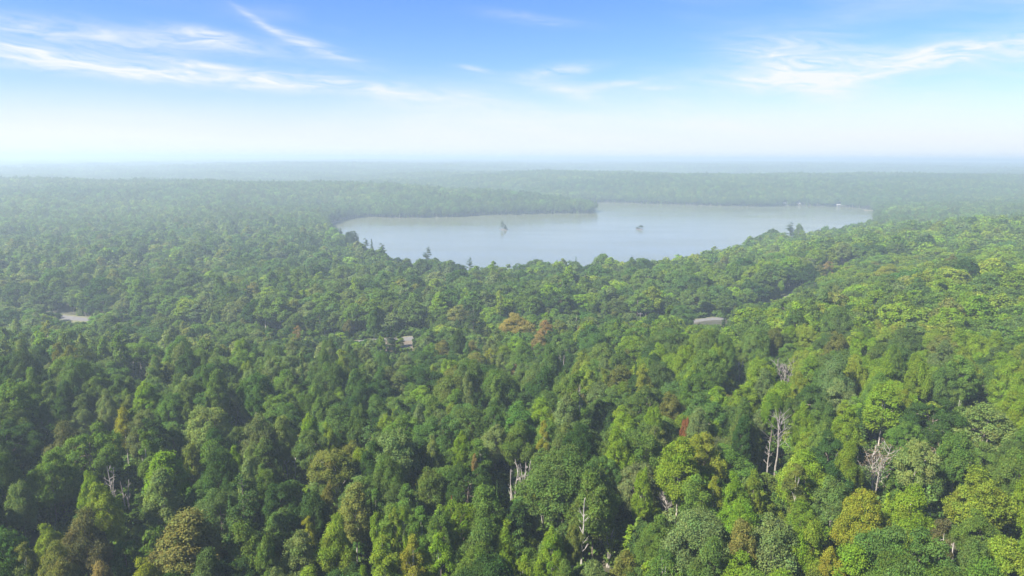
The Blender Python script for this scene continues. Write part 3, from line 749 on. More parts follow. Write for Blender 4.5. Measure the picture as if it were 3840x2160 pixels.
# ---- dead trees
def snag(px_top, py_top, py_base, stems, seed, label, short, m=M_DEAD, spread=0.22, twigs=10, wpx=40, leaf=None, h=None):
    """bare dead tree: each stem a part of its own, twigs another"""
    g = np.random.default_rng(seed)
    # foot where the lowest visible point of the stem is, a little above the ground
    hid = 5.0
    x, y, t = locate(px_top, py_base, hid)
    H = (py_base - py_top) / FS * t / math.cos(math.radians(22)) + hid if h is None else h
    Wm = wpx / FS * t
    e = bpy.data.objects.new('dead_tree', None); COL.objects.link(e); e.location = (x, y, gz(x, y) - 0.1); e.empty_display_size = 0.5
    tips, tw = [], []
    for s in range(stems):
        a = s * 6.283 / stems + g.uniform(-0.5, 0.5); top = np.array([math.cos(a), math.sin(a), 0]) * Wm * 0.42 * (1 if stems > 1 else 0.15) * g.uniform(0.6, 1.1)
        n = 8; z = np.linspace(0, 1, n); hh = H * (g.uniform(0.82, 1.0) if s else 1.0)
        P = np.stack([top[0] * z ** 1.5, top[1] * z ** 1.5, hh * z], 1) + np.cumsum(g.normal(0, 0.10, (n, 3)), 0) * np.array([1, 1, 0]); P[0] = (0, 0, 0) if stems == 1 else (math.cos(a) * 0.25, math.sin(a) * 0.25, 0)
        r = np.linspace(0.25, 0.06, n) * (1.0 if stems == 1 else 0.82)
        V, F = tubes([(P, r)], 6); link('trunk', mesh_np('dead_trunk', V, F, [m], smooth=True), e)
        for k in range(twigs):
            f = g.uniform(0.42, 0.98); st = np.array([np.interp(f, z, P[:, i]) for i in range(3)]); b = g.uniform(0, 6.283)
            ln = Wm * spread * g.uniform(0.5, 1.4) * (1.3 - 0.6 * f) + 0.4
            d = np.array([math.cos(b), math.sin(b), g.uniform(0.6, 1.6)]); d /= np.linalg.norm(d)
            md = st + d * ln * 0.5; en = md + (d + np.array([0, 0, 0.25]) + g.normal(0, 0.2, 3)) * ln * 0.5
            tw.append((np.array([st, md, en]), np.array([0.075, 0.05, 0.025])))
            for q in range(2):
                d2 = unit(d + g.normal(0, 0.55, 3)); tw.append((np.array([md, md + d2 * ln * 0.3, md + d2 * ln * 0.55]), np.array([0.04, 0.03, 0.015]))); tips.append(md + d2 * ln * 0.55)
            tips.append(en)
    if tw:
        V, F = tubes(tw, 4); link('branches', mesh_np('dead_branches', V, F, [m]), e)['kind'] = 'stuff'
    if leaf:
        tips = np.array(tips); idx = g.integers(0, len(tips), 700); C = tips[idx] + g.normal(0, 0.35, (700, 3))
        V, F, lv = leaves(C, g.normal(size=(700, 3)) + [0, 0, 0.6], 0.3, g); c = link('withered_leaves', mesh_np('withered_leaves', V, F, [M_LEAF], lv=lv), e); c['tint'] = list(TINT[leaf])
    tag(e, label, 'dead tree'); LM.append((px_top, (py_top + py_base) / 2, short)); SNAGS.append((px_top, py_top, py_base, wpx, t)); placed.append((x, y, 1.6))


SNAGS = []
snag(437, 1773, 1905, 2, 301, 'first of the grey twin snags, with forked bare branches', 'grey twin snags', M_GREY, 0.3, 9, 50)
snag(472, 1812, 1880, 2, 302, 'second and shorter of the grey twin snags', 'shorter twin snag', M_GREY, 0.25, 6, 40)
snag(1963, 1728, 1810, 6, 303, 'tallest white snag cluster, six bleached stems close together', 'six-stemmed white snag', M_DEAD, 0.12, 5, 62)
snag(1925, 1752, 1845, 3, 304, 'leaning white snag left of the six-stemmed one', 'leaning white snag', M_DEAD, 0.14, 5, 44)
snag(2070, 1842, 1915, 4, 305, 'small forked white snag below the huge domed oak', 'small forked snag', M_DEAD, 0.2, 6, 40)
snag(2040, 1864, 1930, 2, 306, 'thin pale snag beside the small forked snag', 'thin pale snag', M_DEAD, 0.2, 5, 24)
snag(2189, 1896, 2105, 1, 307, 'tall single white snag rising from the dark gap', 'tall white snag', M_DEAD, 0.45, 12, 50)
snag(2158, 1850, 1945, 1, 308, 'grey slender dead stem at the rim of the dark gap', 'slender dead stem', M_DEAD, 0.4, 6, 30)
snag(2284, 1975, 2025, 5, 309, 'fan of pale dead stems right of the tall white snag', 'fan of dead stems', M_DEAD, 0.1, 3, 48, leaf='pale')
snag(2494, 1850, 1905, 3, 310, 'grey twiggy dead tree beside the large dark gap', 'grey twiggy dead tree', M_GREY, 0.5, 16, 62)
snag(2910, 1568, 1748, 1, 311, 'tall bare tree with forked pale crown on a straight stem', 'tall bare forked tree', M_GREY, 0.85, 16, 62)
snag(2870, 1650, 1770, 1, 312, 'short broken dead tree left of the tall bare forked tree', 'short broken tree', M_GREY, 0.4, 8, 30)
snag(3278, 1700, 1840, 4, 313, 'large pale dead tree with several heavy limbs and withered leaves', 'large pale dead tree', M_DEAD, 0.42, 10, 110, leaf='dusk')
snag(3490, 1691, 1780, 3, 314, 'pinkish withered tree beside the tall clear-stemmed tree', 'pinkish withered tree', M_GREY, 0.35, 10, 60, leaf='dusk')
snag(3487, 1946, 2045, 1, 315, 'crooked thin dead stem behind the large blue-green oak', 'crooked thin dead stem', M_DEAD, 0.5, 6, 30)
snag(3583, 2050, 2110, 1, 316, 'broken pale stub near the bottom right', 'broken pale stub', M_DEAD, 0.2, 2, 12)
snag(2106, 1333, 1375, 3, 317, 'three short white stems in the middle slope', 'three short white stems', M_DEAD, 0.12, 3, 24)
snag(2773, 1350, 1412, 3, 318, 'white forked snag alone on the right slope', 'white forked snag', M_DEAD, 0.2, 6, 46)
snag(2942, 1372, 1430, 3, 319, 'grey leafless bushy tree right of the white forked snag', 'grey leafless tree', M_GREY, 0.5, 14, 62)
snag(495, 1345, 1402, 3, 320, 'white stems under the left side of the flat-topped green tree', 'left white stems', M_DEAD, 0.2, 4, 26)
snag(530, 1343, 1402, 3, 321, 'white stems under the right side of the flat-topped green tree', 'right white stems', M_DEAD, 0.2, 4, 28)
snag(880, 1545, 1600, 2, 322, 'grey dead tree among the leaves above the tiered pine', 'grey slope dead tree', M_GREY, 0.3, 8, 36)
snag(1095, 1720, 1790, 2, 323, 'pale dead birch left of the olive flat-topped tree', 'pale dead birch', M_DEAD, 0.3, 6, 30)


# ---- islets on the lake
def islet(px, py, wpx, label, seed):
    g = np.random.default_rng(seed); x, y = on_z(px, py, 0.2); t = math.hypot(x, y); w = wpx / FS * t
    n, m = 26, 8; V = []; F = []
    for k in range(m):
        f = k / (m - 1)
        for j in range(n):
            a = j * 6.2832 / n; r = (1 - f ** 1.6) * (1 + 0.22 * math.sin(2 * a + seed) + 0.13 * math.sin(5 * a + 2 * seed)) + 0.01
            V.append((x + w * 0.5 * r * math.cos(a), y + w * 0.8 * r * math.sin(a), -0.6 + 2.1 * f * (1 + 0.15 * math.sin(4 * a)) + g.normal(0, 0.10)))
    for k in range(m - 1):
        for j in range(n): F.append((k * n + j, k * n + (j + 1) % n, (k + 1) * n + (j + 1) % n, (k + 1) * n + j))
    V = np.array(V); o = link('rocky_islet', mesh_np('rocky_islet', V - [x, y, 0], np.array(F), [M_ROCK]), loc=(x, y, 0)); tag(o, label, 'islet', 'islets in the lake')
    return x, y, t


ix, iy, it = islet(1889, 861, 36, 'small rocky islet with a bare tree and a conifer on it', 3)
jx, jy, jt = islet(2398, 859, 38, 'low rocky islet with shrubs, the eastern of the two', 5)
tree('spruce', ix + 2.2, iy, 6.5, 5.5, 'needle', 'short dark conifer on the islet beside the bare tree', 'conifer', z=1.0)
tree('pine', ix - 2.2, iy + 1, 12.5, 6.0, 'needle', 'thin leaning tree with sparse top on the western islet', z=0.8, var=1)
tree('maple', jx + 2.0, jy, 5.2, 6.0, 'needle', 'dark rounded shrub-like tree on the eastern islet', z=0.8)
tree('maple', jx - 3.0, jy, 2.4, 5.0, 'dark', 'low shrub on the flat end of the eastern islet', 'shrub', z=0.8)


# ---- cottages along the far shore, a dock, a pole by the road
def box(x0, x1, y0, y1, z0, z1):
    V = [(x, y, z) for z in (z0, z1) for x, y in ((x0, y0), (x1, y0), (x1, y1), (x0, y1))]
    return V, [(3, 2, 1, 0), (4, 5, 6, 7), (0, 1, 5, 4), (1, 2, 6, 5), (2, 3, 7, 6), (3, 0, 4, 7)]


def box_obj(name, b, m, parent):
    me = bpy.data.meshes.new(name); me.from_pydata(b[0], [], b[1]); me.materials.append(m); me.update(); return link(name, me, parent)


M_WHITE = plain_material('grey_white_paint', (0.085, 0.085, 0.08), (0.12, 0.12, 0.115), 0.4)
M_ROOF = plain_material('grey_roof', (0.16, 0.16, 0.17), (0.26, 0.26, 0.27), 0.6)
M_WOOD = plain_material('timber', (0.28, 0.22, 0.16), (0.40, 0.33, 0.25), 0.8)
M_GLASS = plain_material('dark_glass', (0.03, 0.035, 0.04), (0.05, 0.06, 0.07), 0.5, rough=0.15)


def cottage(px, py, w, label, wallm, back=5):
    x, y = on_z(px, py, 0.5); y += back; z = max(gz(x, y), 0.6)
    e = bpy.data.objects.new('cottage', None); COL.objects.link(e); e.location = (x, y, z - 0.1); e.rotation_euler = (0, 0, random.uniform(-0.3, 0.3)); tag(e, label, 'cottage', 'cottages along the far shore')
    d = w * 0.7; h = 2.9
    box_obj('wall', box(-w / 2, w / 2, -d / 2, d / 2, 0, h), wallm, e)
    o = 0.4; rv = [(-w / 2 - o, -d / 2 - o, h - 0.1), (w / 2 + o, -d / 2 - o, h - 0.1), (w / 2 + o, d / 2 + o, h - 0.1), (-w / 2 - o, d / 2 + o, h - 0.1), (-w / 2 - o, 0, h + 2), (w / 2 + o, 0, h + 2)]
    box_obj('roof', (rv, [(0, 1, 5, 4), (2, 3, 4, 5), (1, 2, 5), (3, 0, 4), (3, 2, 1, 0)]), M_ROOF, e)
    for s in (-0.3, 0.3): box_obj('window', box(w * s - 0.6, w * s + 0.6, -d / 2 - 0.03, -d / 2 + 0.05, 1.0, 2.2), M_GLASS, e)
    box_obj('door', box(-0.5, 0.5, -d / 2 - 0.04, -d / 2 + 0.05, 0.02, 2.1), M_WOOD, e)
    placed.append((x, y, 7)); FRONT.append((x, y))


FRONT = []
cottage(2941, 771, 8, 'westernmost of the white cottages along the far lakeshore', M_WHITE)
cottage(2997, 771, 7, 'second white cottage from the west on the far lakeshore', M_WHITE)
cottage(3149, 775, 9, 'widest cottage on the far lakeshore, third from the west', M_WHITE)
cottage(3213, 778, 7, 'fourth cottage from the west on the far lakeshore', M_WHITE)
cottage(3250, 779, 9, 'easternmost cottage at the lake end', M_WHITE)
cottage(2858, 905, 10, 'pale house half hidden in trees on the near eastern shore', M_WHITE, -3)


def dock(px, py):
    x, y = on_z(px, py, 0.3); e = bpy.data.objects.new('boat_dock', None); COL.objects.link(e); e.location = (x, y, 0); tag(e, 'low wooden dock reaching into the lake at its eastern end', 'dock')
    box_obj('deck', box(-11, 6, -1.3, 1.3, 0.35, 0.55), M_WOOD, e)
    for k in range(4):
        for s in (-1, 1): box_obj('post', box(-10 + k * 5 - 0.12, -10 + k * 5 + 0.12, s * 1.15 - 0.12, s * 1.15 + 0.12, -1.5, 0.9), M_WOOD, e)


dock(3262, 789)


def pole(px, py):
    x, y = on_z(px, py, 13.8); k = np.argmin(np.hypot(RPS[:, 0] - x, RPS[:, 1] - y)); x, y = RPS[k]; y -= 5.0; z = ROADZ[k]
    e = bpy.data.objects.new('utility_pole', None); COL.objects.link(e); e.location = (x, y, z); tag(e, 'weathered wooden utility pole beside the country road', 'utility pole')
    V, F = tubes([(np.array([(0, 0, -0.5), (0, 0, 5), (0, 0, 10)]), np.array([0.17, 0.15, 0.12]))], 8); link('post', mesh_np('pole_post', V, F, [M_GREY], smooth=True), e)
    box_obj('crossarm', box(-1.2, 1.2, -0.07, 0.07, 9.2, 9.4), M_GREY, e)
    for s in (-1.05, -0.4, 0.4, 1.05): box_obj('insulator', box(s - 0.06, s + 0.06, -0.06, 0.06, 9.4, 9.65), M_WHITE, e)


pole(2396, 1222)

# ------------------------------------------------------------------ the wood
# windows through which the road, the clearing and the stems show (photo px): no crown stands in front of them
WIN = [(1450, 1266, 1545, 1314, 330), (2580, 1184, 2742, 1216, 362), (225, 1184, 330, 1202, 400), (2840, 896, 2910, 912, 700)]


def candidates():
    out = []
    for r0, r1, sp, lod in ((70, 560, 4.9, 'mid'), (560, 980, 7.0, 'far')):
        n = int(2 * r1 / sp) + 4; gx, gy = np.meshgrid((np.arange(n) - n / 2) * sp, np.arange(int(r1 / sp) + 2) * sp, indexing='ij')
        gx = gx + (np.arange(gy.shape[1]) % 2)[None] * sp * 0.5
        X = (gx + rng.uniform(-0.36, 0.36, gx.shape) * sp).ravel(); Y = (gy + rng.uniform(-0.36, 0.36, gx.shape) * sp).ravel(); r = np.hypot(X, Y)
        lim = np.where(X < 0, 0.95, 0.88) if r1 < 600 else 0.83
        k = (r >= r0) & (r < r1) & (np.abs(np.arctan2(X, Y)) < lim + 0.0)
        out.append((X[k], Y[k], lod))
    return out


KIND_LIST = ['maple', 'oak', 'poplar', 'aspen', 'spruce', 'pine', 'umbrella']


def patch_noise(X, Y, wl, s): return wav(X + s * 91.7, Y - s * 37.3, wl, (s * 3) % 9, (s * 3) % 9 + 5)


def choose(X, Y, g):
    """kind and tint of the trees at X, Y: maples to the east, mixed wood and conifers to the west"""
    n = len(X); u = X / (Y + 30); a = patch_noise(X, Y, 150, 1); b = patch_noise(X, Y, 95, 2); c = patch_noise(X, Y, 60, 3)
    P = np.stack([1.3 + 1.7 * np.clip(u * 2 + 0.5, 0, 1.3), 0.75 + 0.6 * (a > 0.3), 0.75 - 0.55 * np.clip(u * 2, -0.6, 0.9), 0.42 - 0.38 * np.clip(u * 2, -0.6, 0.9), np.clip(0.10 - 0.25 * u + 0.55 * (b > 0.75) * (u < 0.25), 0.015, 1.2), np.clip(0.07 - 0.12 * u, 0.02, 0.3), np.full(n, 0.015)], 1)
    P = P / P.sum(1, keepdims=True); k = (g.random(n)[:, None] > np.cumsum(P, 1)).sum(1).clip(0, 6)
    base = np.array([TINT[t] for t in ('mid', 'green', 'yellowgreen', 'bright', 'dark', 'sage', 'olive', 'blue', 'ochre')])
    west = np.clip(0.5 - 1.6 * u, 0, 1.2)
    yel = np.clip(0.40 + u * 2.0 + 0.35 * c, 0, 1.9)
    Q = np.stack([1.1 - 0.35 * yel, 1.1 + 0 * u, 0.25 + 1.3 * yel, 0.05 + 0.55 * yel, 0.55 - 0.36 * yel + 0.25 * (a < -0.3), 0.15 + 1.4 * west, 0.14 + 0.3 * west, 0.26 - 0.15 * yel, 0.025 + 0 * u], 1).clip(0.005)
    Q[:, :] *= 1; Q /= Q.sum(1, keepdims=True); t = (g.random(n)[:, None] > np.cumsum(Q, 1)).sum(1).clip(0, 8)
    t = np.where(k == 1, np.where((u > 0.2) & (g.random(n) < 0.65), g.choice([1, 2, 0], n), g.choice([0, 4, 7, 1], n)), t)
    tint = base[t] * g.normal(1, 0.10, (n, 1)).clip(0.75, 1.3) * (1 + g.normal(0, 0.04, (n, 3)))
    con = (k == 4) | (k == 5); tint[con] = np.array(TINT['pine']) * g.normal(0.9, 0.18, (con.sum(), 1)).clip(0.5, 1.3)
    return k, t, tint


WP = {k: [] for k in ('pos', 'proto', 'scale', 'rot', 'tint')}
TNAME = ['mid', 'green', 'yellowgreen', 'bright', 'dark', 'sage', 'olive', 'blue', 'ochre']


def put_many(X, Y, Z, proto_idx, sx, sz, tint, g, sink=0.3):
    n = len(X)
    WP['pos'].append(np.stack([X, Y, Z - sink], 1)); WP['proto'].append(proto_idx); WP['scale'].append(np.stack([sx, sx, sz], 1)); WP['rot'].append(g.uniform(0, 6.283, n)); WP['tint'].append(tint)


def keep_clear(X, Y, Z, H, Rw, low=False):
    """False where a crown would stand on the road, on a single tree, or in front of a view the photograph keeps open"""
    k = np.ones(len(X), bool)
    for i in range(0, len(RPS)): k &= (X - RPS[i, 0]) ** 2 + (Y - RPS[i, 1]) ** 2 > (6.5 + Rw * 0.55) ** 2
    for x, y, r in ([] if low else placed): k &= (X - x) ** 2 + (Y - y) ** 2 > (0.62 * (r + Rw)) ** 2
    k &= ((X - CLEAR[0]) / 20) ** 2 + ((Y - CLEAR[1]) / 15) ** 2 > 1.0
    top, dep = project(np.stack([X, Y, Z + H], 1)); bot, _ = project(np.stack([X, Y, Z + 1.0], 1)); w = Rw * FS / dep
    for x0, y0, x1, y1, far in (WIN[1:2] if low else WIN):
        k &= ~((top[:, 0] + w > x0) & (top[:, 0] - w < x1) & (top[:, 1] < y1) & (bot[:, 1] > y0) & (dep < far))
    for sx, st, sb, sw, sd in ([] if low else SNAGS):
        k &= ~((np.abs(top[:, 0] - sx) < sw * 0.45 + w * 0.75) & (top[:, 1] < sb - 6) & (bot[:, 1] > st) & (dep < sd))
    for lx, ly, lw, lt in ([] if low else LMK):      # the trees the photograph shows in full keep their tops free
        k &= ~((np.abs(top[:, 0] - lx) < 0.36 * lw + 0.6 * w) & (top[:, 1] < ly + 0.38 * lw) & (bot[:, 1] > ly) & (dep < lt - 1.5))
    return k


singles = []
for X, Y, lod in candidates():
    g = rng; d = lake_sd(X, Y); Z = ground(X, Y); keep = d > 2.5; X, Y, Z = X[keep], Y[keep], Z[keep]
    kk, tt, tint = choose(X, Y, g); n = len(X)
    Hs = (g.normal(1, 0.16, n) + 0.10 * patch_noise(X, Y, 110, 2)).clip(0.55, 1.4)
    rd = np.min(np.stack([np.hypot(X - p[0], Y - p[1]) + 1e3 * (Y > np.interp(X, RPS[:, 0], RPS[:, 1]) + 2) for p in RPS[::2]]), 0)
    Hs = Hs * np.interp(rd, [0, 12, 55, 75], [0.50, 0.55, 0.70, 1.0])      # young growth on the near side of the road
    Ws = g.normal(1.08, 0.18, n).clip(0.62, 1.5) * np.where(Hs < 0.7, 0.8, 1)
    var = g.integers(0, 12, n)
    tab = [NEAR[k] for k in KIND_LIST]
    H = np.array([tab[a][b % len(tab[a])][2] for a, b in zip(kk, var)]) * Hs; Wd = np.array([tab[a][b % len(tab[a])][3] for a, b in zip(kk, var)]) * Ws
    grow = np.interp(np.hypot(X, Y), [130, 260, 420], [0.72, 0.90, 1.35]); Wd = np.where(kk == 1, Wd * 0.9, Wd) * np.where((kk == 4) | (kk == 5), 1, grow)   # older, wider trees down by the lake
    Wd = np.minimum(Wd, np.interp(np.hypot(X, Y), [150, 320], [10.5, 17.0]))
    keep = keep_clear(X, Y, Z, H, Wd * 0.5)
    # thin where a much wider crown already stands
    X, Y, Z, kk, tt, tint, H, Wd, var = [q[keep] for q in (X, Y, Z, kk, tt, tint, H, Wd, var)]
    FAC = np.interp(np.hypot(X, Y), [150, 400], [0.54, 0.64]); order = np.argsort(-Wd); ok = np.ones(len(X), bool); cell = {}
    for i in order:
        ci, cj = int(X[i] // 12), int(Y[i] // 12); r = Wd[i] * 0.5
        for a in (-1, 0, 1):
            for b in (-1, 0, 1):
                for j in cell.get((ci + a, cj + b), ()):
                    if (X[i] - X[j]) ** 2 + (Y[i] - Y[j]) ** 2 < (FAC[i] * (r + Wd[j] * 0.5)) ** 2: ok[i] = False; break
                if not ok[i]: break
            if not ok[i]: break
        if ok[i]: cell.setdefault((ci, cj), []).append(i)
    X, Y, Z, kk, tt, tint, H, Wd, var = [q[ok] for q in (X, Y, Z, kk, tt, tint, H, Wd, var)]
    if lod == 'mid':     # the nearest in view stand as single trees
        ctr, dep = project(np.stack([X, Y, Z + H * 0.8], 1))
        inview = (ctr[:, 0] > -20) & (ctr[:, 0] < 3860) & (ctr[:, 1] < 2190) & (ctr[:, 1] > 0)
        score = np.where(inview, dep - Wd * 2, 1e9); pick = np.argsort(score)[:225]
        sel = np.zeros(len(X), bool); sel[pick] = True
        for i in pick: singles.append((KIND_LIST[kk[i]], X[i], Y[i], H[i], Wd[i], tint[i], TNAME[tt[i]] if kk[i] not in (4, 5) else 'pine', int(var[i]), ctr[i]))
        X, Y, Z, kk, tt, tint, H, Wd, var = [q[~sel] for q in (X, Y, Z, kk, tt, tint, H, Wd, var)]
    ll = np.where(np.hypot(X, Y) < 260, 'near', lod)
    pi = np.array([PIDX[(q, KIND_LIST[a])][b % len(PIDX[(q, KIND_LIST[a])])] for a, b, q in zip(kk, var, ll)])
    h0 = np.array([tab[a][b % len(tab[a])][2] for a, b in zip(kk, var)]); w0 = np.array([tab[a][b % len(tab[a])][3] for a, b in zip(kk, var)])
    put_many(X, Y, Z, pi, Wd / w0, H / h0, tint, g)
    if lod == 'mid':     # younger trees that fill the gaps below the canopy
        AX, AY, AR = [np.concatenate(q) for q in ((X, [p[0] for p in placed], [q[1] for q in singles]), (Y, [p[1] for p in placed], [q[2] for q in singles]), (Wd * 0.5, [p[2] for p in placed], [q[4] * 0.5 for q in singles]))]
        n = int(1.55 * 0.5 * 560 ** 2 / 14); a = g.uniform(-0.88, 0.85, n); r = np.sqrt(g.uniform(75 ** 2, 560 ** 2, n)); X, Y = r * np.sin(a), r * np.cos(a); Z = ground(X, Y)
        fw = g.uniform(3.6, 5.6, n); fh = g.uniform(6.5, 11.5, n); gap = np.ones(n, bool)
        for b0 in range(0, n, 1500):
            q = slice(b0, b0 + 1500); dd = np.hypot(X[q, None] - AX, Y[q, None] - AY) / (AR + fw[q, None] * 0.5); gap[q] = dd.min(1) > 0.54
        gap &= keep_clear(X, Y, Z, fh, fw * 0.5) & (lake_sd(X, Y) > 3); X, Y, Z, fw, fh = [q[gap] for q in (X, Y, Z, fw, fh)]
        fk = g.choice([0, 2, 3, 0, 4], len(X)); _, _, ft = choose(X, Y, g); fv = g.integers(0, 12, len(X))
        put_many(X, Y, Z, np.array([PIDX[('mid', KIND_LIST[a])][b % len(PIDX[('mid', KIND_LIST[a])])] for a, b in zip(fk, fv)]), fw / np.array([NEAR[KIND_LIST[a]][b % len(NEAR[KIND_LIST[a]])][3] for a, b in zip(fk, fv)]), fh / np.array([NEAR[KIND_LIST[a]][b % len(NEAR[KIND_LIST[a]])][2] for a, b in zip(fk, fv)]), ft, g)
    if lod == 'mid':     # undergrowth between the stems
        n = 11000; a = g.uniform(-0.85, 0.85, n); r = np.sqrt(g.uniform(70 ** 2, 420 ** 2, n)); X, Y = r * np.sin(a), r * np.cos(a); Z = ground(X, Y)
        sc = g.uniform(0.7, 1.7, n); keep = keep_clear(X, Y, Z, sc * 2.6, sc * 0.4, True)
        X, Y, Z, sc = X[keep], Y[keep], Z[keep], sc[keep]
        put_many(X, Y, Z, g.choice(PIDX[('bush', 'bush')], len(X)), sc, sc, np.array(TINT['mid']) * g.normal(1, 0.2, (len(X), 1)).clip(0.5, 1.5), g)

for r0, r1, sp, scl in ((960, 3300, 19.0, 1.0), (3300, 9500, 46.0, 2.2)):   # canopy beyond a kilometre
    n = int(2 * r1 / sp) + 4; gx, gy = np.meshgrid((np.arange(n) - n / 2) * sp, np.arange(int(r1 / sp) + 2) * sp, indexing='ij')
    X = (gx + rng.uniform(-0.4, 0.4, gx.shape) * sp).ravel(); Y = (gy + rng.uniform(-0.4, 0.4, gx.shape) * sp).ravel(); r = np.hypot(X, Y)
    k = (r >= r0) & (r < r1) & (np.abs(np.arctan2(X, Y)) < 0.80); X, Y = X[k], Y[k]
    d = lake_sd(X, Y); k = d > 11; X, Y = X[k], Y[k]; Z = ground(X, Y)
    k = np.ones(len(X), bool)
    for x, y in FRONT: k &= ~((np.abs(X - x) < 18) & (Y - y < 14) & (Y - y > -40))
    X, Y, Z = X[k], Y[k], Z[k]; n = len(X)
    a = patch_noise(X, Y, 420, 1); b = patch_noise(X, Y, 230, 2)
    t = np.array(TINT['green'])[None] * (1 + 0.16 * a[:, None] * np.array([1, 0.6, 0.3])) * rng.normal(0.95, 0.12, (n, 1)).clip(0.6, 1.4) * (1 + 0.06 * b[:, None])
    put_many(X, Y, Z, rng.choice(PIDX[('patch', 'patch')], n), np.full(n, scl) * rng.uniform(0.9, 1.15, n), (1 + (scl - 1) * 0.25) * rng.uniform(0.85, 1.15, n), np.clip(t, 0.015, 0.3), rng, sink=1.0)


def shore_belt():
    Pn = np.concatenate([LAKE, LAKE[:1]]); seg = np.hypot(*np.diff(Pn, axis=0).T); cum = np.r_[0, np.cumsum(seg)]; s = np.arange(0, cum[-1], 5.0); s = s + rng.uniform(-2, 2, len(s))
    X = np.interp(s, cum, Pn[:, 0]); Y = np.interp(s, cum, Pn[:, 1]); T2 = np.stack([np.gradient(X), np.gradient(Y)], 1); T2 = unit(T2); Nn = np.stack([-T2[:, 1], T2[:, 0]], 1)
    for off in (2.5, 6.5, 11.0):
        for sg in (1, -1):
            x, y = X + Nn[:, 0] * off * sg + rng.normal(0, 1.2, len(X)), Y + Nn[:, 1] * off * sg + rng.normal(0, 1.2, len(X)); d = lake_sd(x, y); k = (d > 1.0) & (d < 16) & (np.hypot(x, y) > 850)
            for cx, cy in FRONT: k &= ~((np.abs(x - cx) < 9) & (np.abs(y - cy) < 14))
            x, y = x[k], y[k]; n = len(x); kk = rng.choice(['maple', 'poplar', 'spruce', 'oak', 'maple'], n)
            sc = rng.uniform(0.55, 1.0, n) if off < 5 else rng.uniform(0.85, 1.15, n)
            put_many(x, y, ground(x, y), np.array([rng.choice(PIDX[('far', q)]) for q in kk]), sc * 1.1, sc, np.array(TINT['mid']) * rng.normal(0.95, 0.15, (n, 1)).clip(0.5, 1.4), rng)


shore_belt()


def build_forest():
    pos = np.concatenate(WP['pos']); n = len(pos)
    me = bpy.data.meshes.new('forest'); me.vertices.add(n); me.vertices.foreach_set('co', pos.astype(np.float32).ravel())
    a = me.attributes.new('proto', 'INT', 'POINT'); a.data.foreach_set('value', np.concatenate(WP['proto']).astype(np.int32))
    a = me.attributes.new('rot', 'FLOAT_VECTOR', 'POINT'); rz = np.concatenate(WP['rot']); a.data.foreach_set('vector', np.stack([rz * 0, rz * 0, rz], 1).astype(np.float32).ravel())
    a = me.attributes.new('scl', 'FLOAT_VECTOR', 'POINT'); a.data.foreach_set('vector', np.concatenate(WP['scale']).astype(np.float32).ravel())
    a = me.attributes.new('tint', 'FLOAT_COLOR', 'POINT'); t = np.concatenate(WP['tint']); a.data.foreach_set('color', np.concatenate([t, np.ones((n, 1))], 1).astype(np.float32).ravel())
    o = link('forest', me); tag(o, 'dense mixed summer forest covering the hills around the lake', kind='stuff')
    ng = bpy.data.node_groups.new('forest_nodes', 'GeometryNodeTree')
    ng.interface.new_socket('Geometry', in_out='INPUT', socket_type='NodeSocketGeometry'); ng.interface.new_socket('Geometry', in_out='OUTPUT', socket_type='NodeSocketGeometry')
    N = ng.nodes; gi, go = N.new('NodeGroupInput'), N.new('NodeGroupOutput')
    ci = N.new('GeometryNodeCollectionInfo'); ci.inputs[0].default_value = PROTO; ci.inputs['Separate Children'].default_value = True; ci.inputs['Reset Children'].default_value = True
    ip = N.new('GeometryNodeInstanceOnPoints'); ip.inputs['Pick Instance'].default_value = True

    def attr(name, ty):
        nd = N.new('GeometryNodeInputNamedAttribute'); nd.data_type = ty; nd.inputs[0].default_value = name; return nd.outputs[0]
    e2r = N.new('FunctionNodeEulerToRotation')
    L = ng.links
    L.new(gi.outputs[0], ip.inputs['Points']); L.new(ci.outputs[0], ip.inputs['Instance']); L.new(attr('proto', 'INT'), ip.inputs['Instance Index'])
    L.new(attr('rot', 'FLOAT_VECTOR'), e2r.inputs[0]); L.new(e2r.outputs[0], ip.inputs['Rotation']); L.new(attr('scl', 'FLOAT_VECTOR'), ip.inputs['Scale'])
    L.new(ip.outputs[0], go.inputs[0])
    md = o.modifiers.new('forest', 'NODES'); md.node_group = ng
    pass


build_forest()


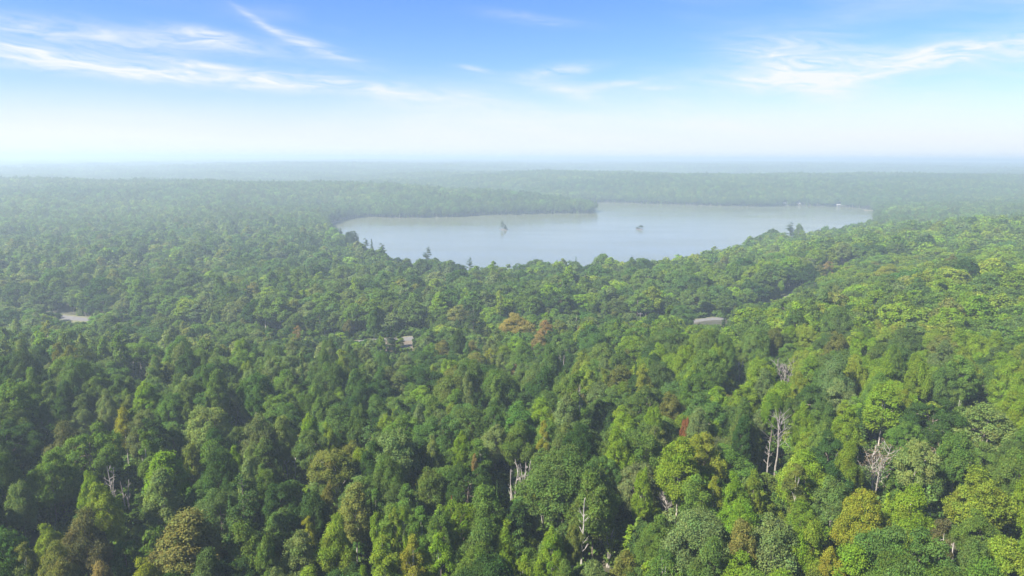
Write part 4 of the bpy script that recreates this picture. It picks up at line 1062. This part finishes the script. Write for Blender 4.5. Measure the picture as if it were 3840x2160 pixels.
# ------------------------------------------------------------------ single trees of the near slopes, each named by its look and its neighbours
def label_singles():
    names = {'maple': 'maple', 'oak': 'oak', 'poplar': 'poplar', 'aspen': 'aspen', 'spruce': 'spruce', 'pine': 'pine', 'umbrella': 'flat-topped tree'}
    lm = np.array([(a, b) for a, b, _ in LM]); groups = {}
    for i, s in enumerate(singles):
        dx = s[8][0] - lm[:, 0]; dy = s[8][1] - lm[:, 1]; j = int(np.argmin(dx * dx + dy * dy)); a = math.degrees(math.atan2(-dy[j], dx[j])) % 360
        sec = int(((a + 22.5) % 360) // 45); groups.setdefault((j, sec), []).append((dx[j] ** 2 + dy[j] ** 2, i))
    word = ['right of', 'behind and right of', 'behind', 'behind and left of', 'left of', 'in front and left of', 'in front of', 'in front and right of']
    order = ['next', 'second', 'third', 'fourth', 'fifth', 'sixth', 'seventh', 'eighth', 'ninth', 'tenth']
    out = {}
    for (j, sec), lst in groups.items():
        for q, (_, i) in enumerate(sorted(lst)):
            k, x, y, H, Wd, tint, tn, var, c = singles[i]; size = 'small ' if H < 14 else 'tall ' if H > 19 else 'wide ' if Wd > 9.5 else ''
            pos = 'directly ' if q == 0 else order[min(q, 9)] + ' tree out '
            out[i] = '%s%s %s %s%s the %s' % (size, WORD[tn], names[k], pos, word[sec], LM[j][2])
            if len(out[i].split()) > 15: out[i] = '%s %s %s%s the %s' % (WORD[tn], names[k], pos.replace('tree ', ''), word[sec], LM[j][2])
    return out


labels = label_singles()
for i, (k, x, y, H, Wd, tint, tn, var, c) in enumerate(singles):
    tree(k, x, y, H, Wd, list(tint), labels[i], cat='conifer' if k in ('spruce', 'pine') else 'tree', var=var, group='trees of the near slopes')


# ------------------------------------------------------------------ haze over the land
def build_haze():
    V, F = box(-15000, 15000, -15000, 15000, -5.0, 118.0)
    me = bpy.data.meshes.new('haze'); me.from_pydata(V, [], F); m, n = mat('haze_air')
    pv = n.new('ShaderNodeVolumePrincipled')
    pv.inputs['Color'].default_value = (0.51, 0.64, 0.72, 1); pv.inputs['Density'].default_value = 0.00043; pv.inputs['Anisotropy'].default_value = 0.2
    pv.inputs['Density Attribute'].default_value = ''; pv.inputs['Color Attribute'].default_value = ''; pv.inputs['Temperature Attribute'].default_value = ''
    n.l.new(pv.outputs[0], n.out.inputs['Volume']); me.materials.append(m)
    o = link('haze', me); tag(o, 'pale blue summer haze lying over the woods and lake', kind='stuff')


build_haze()
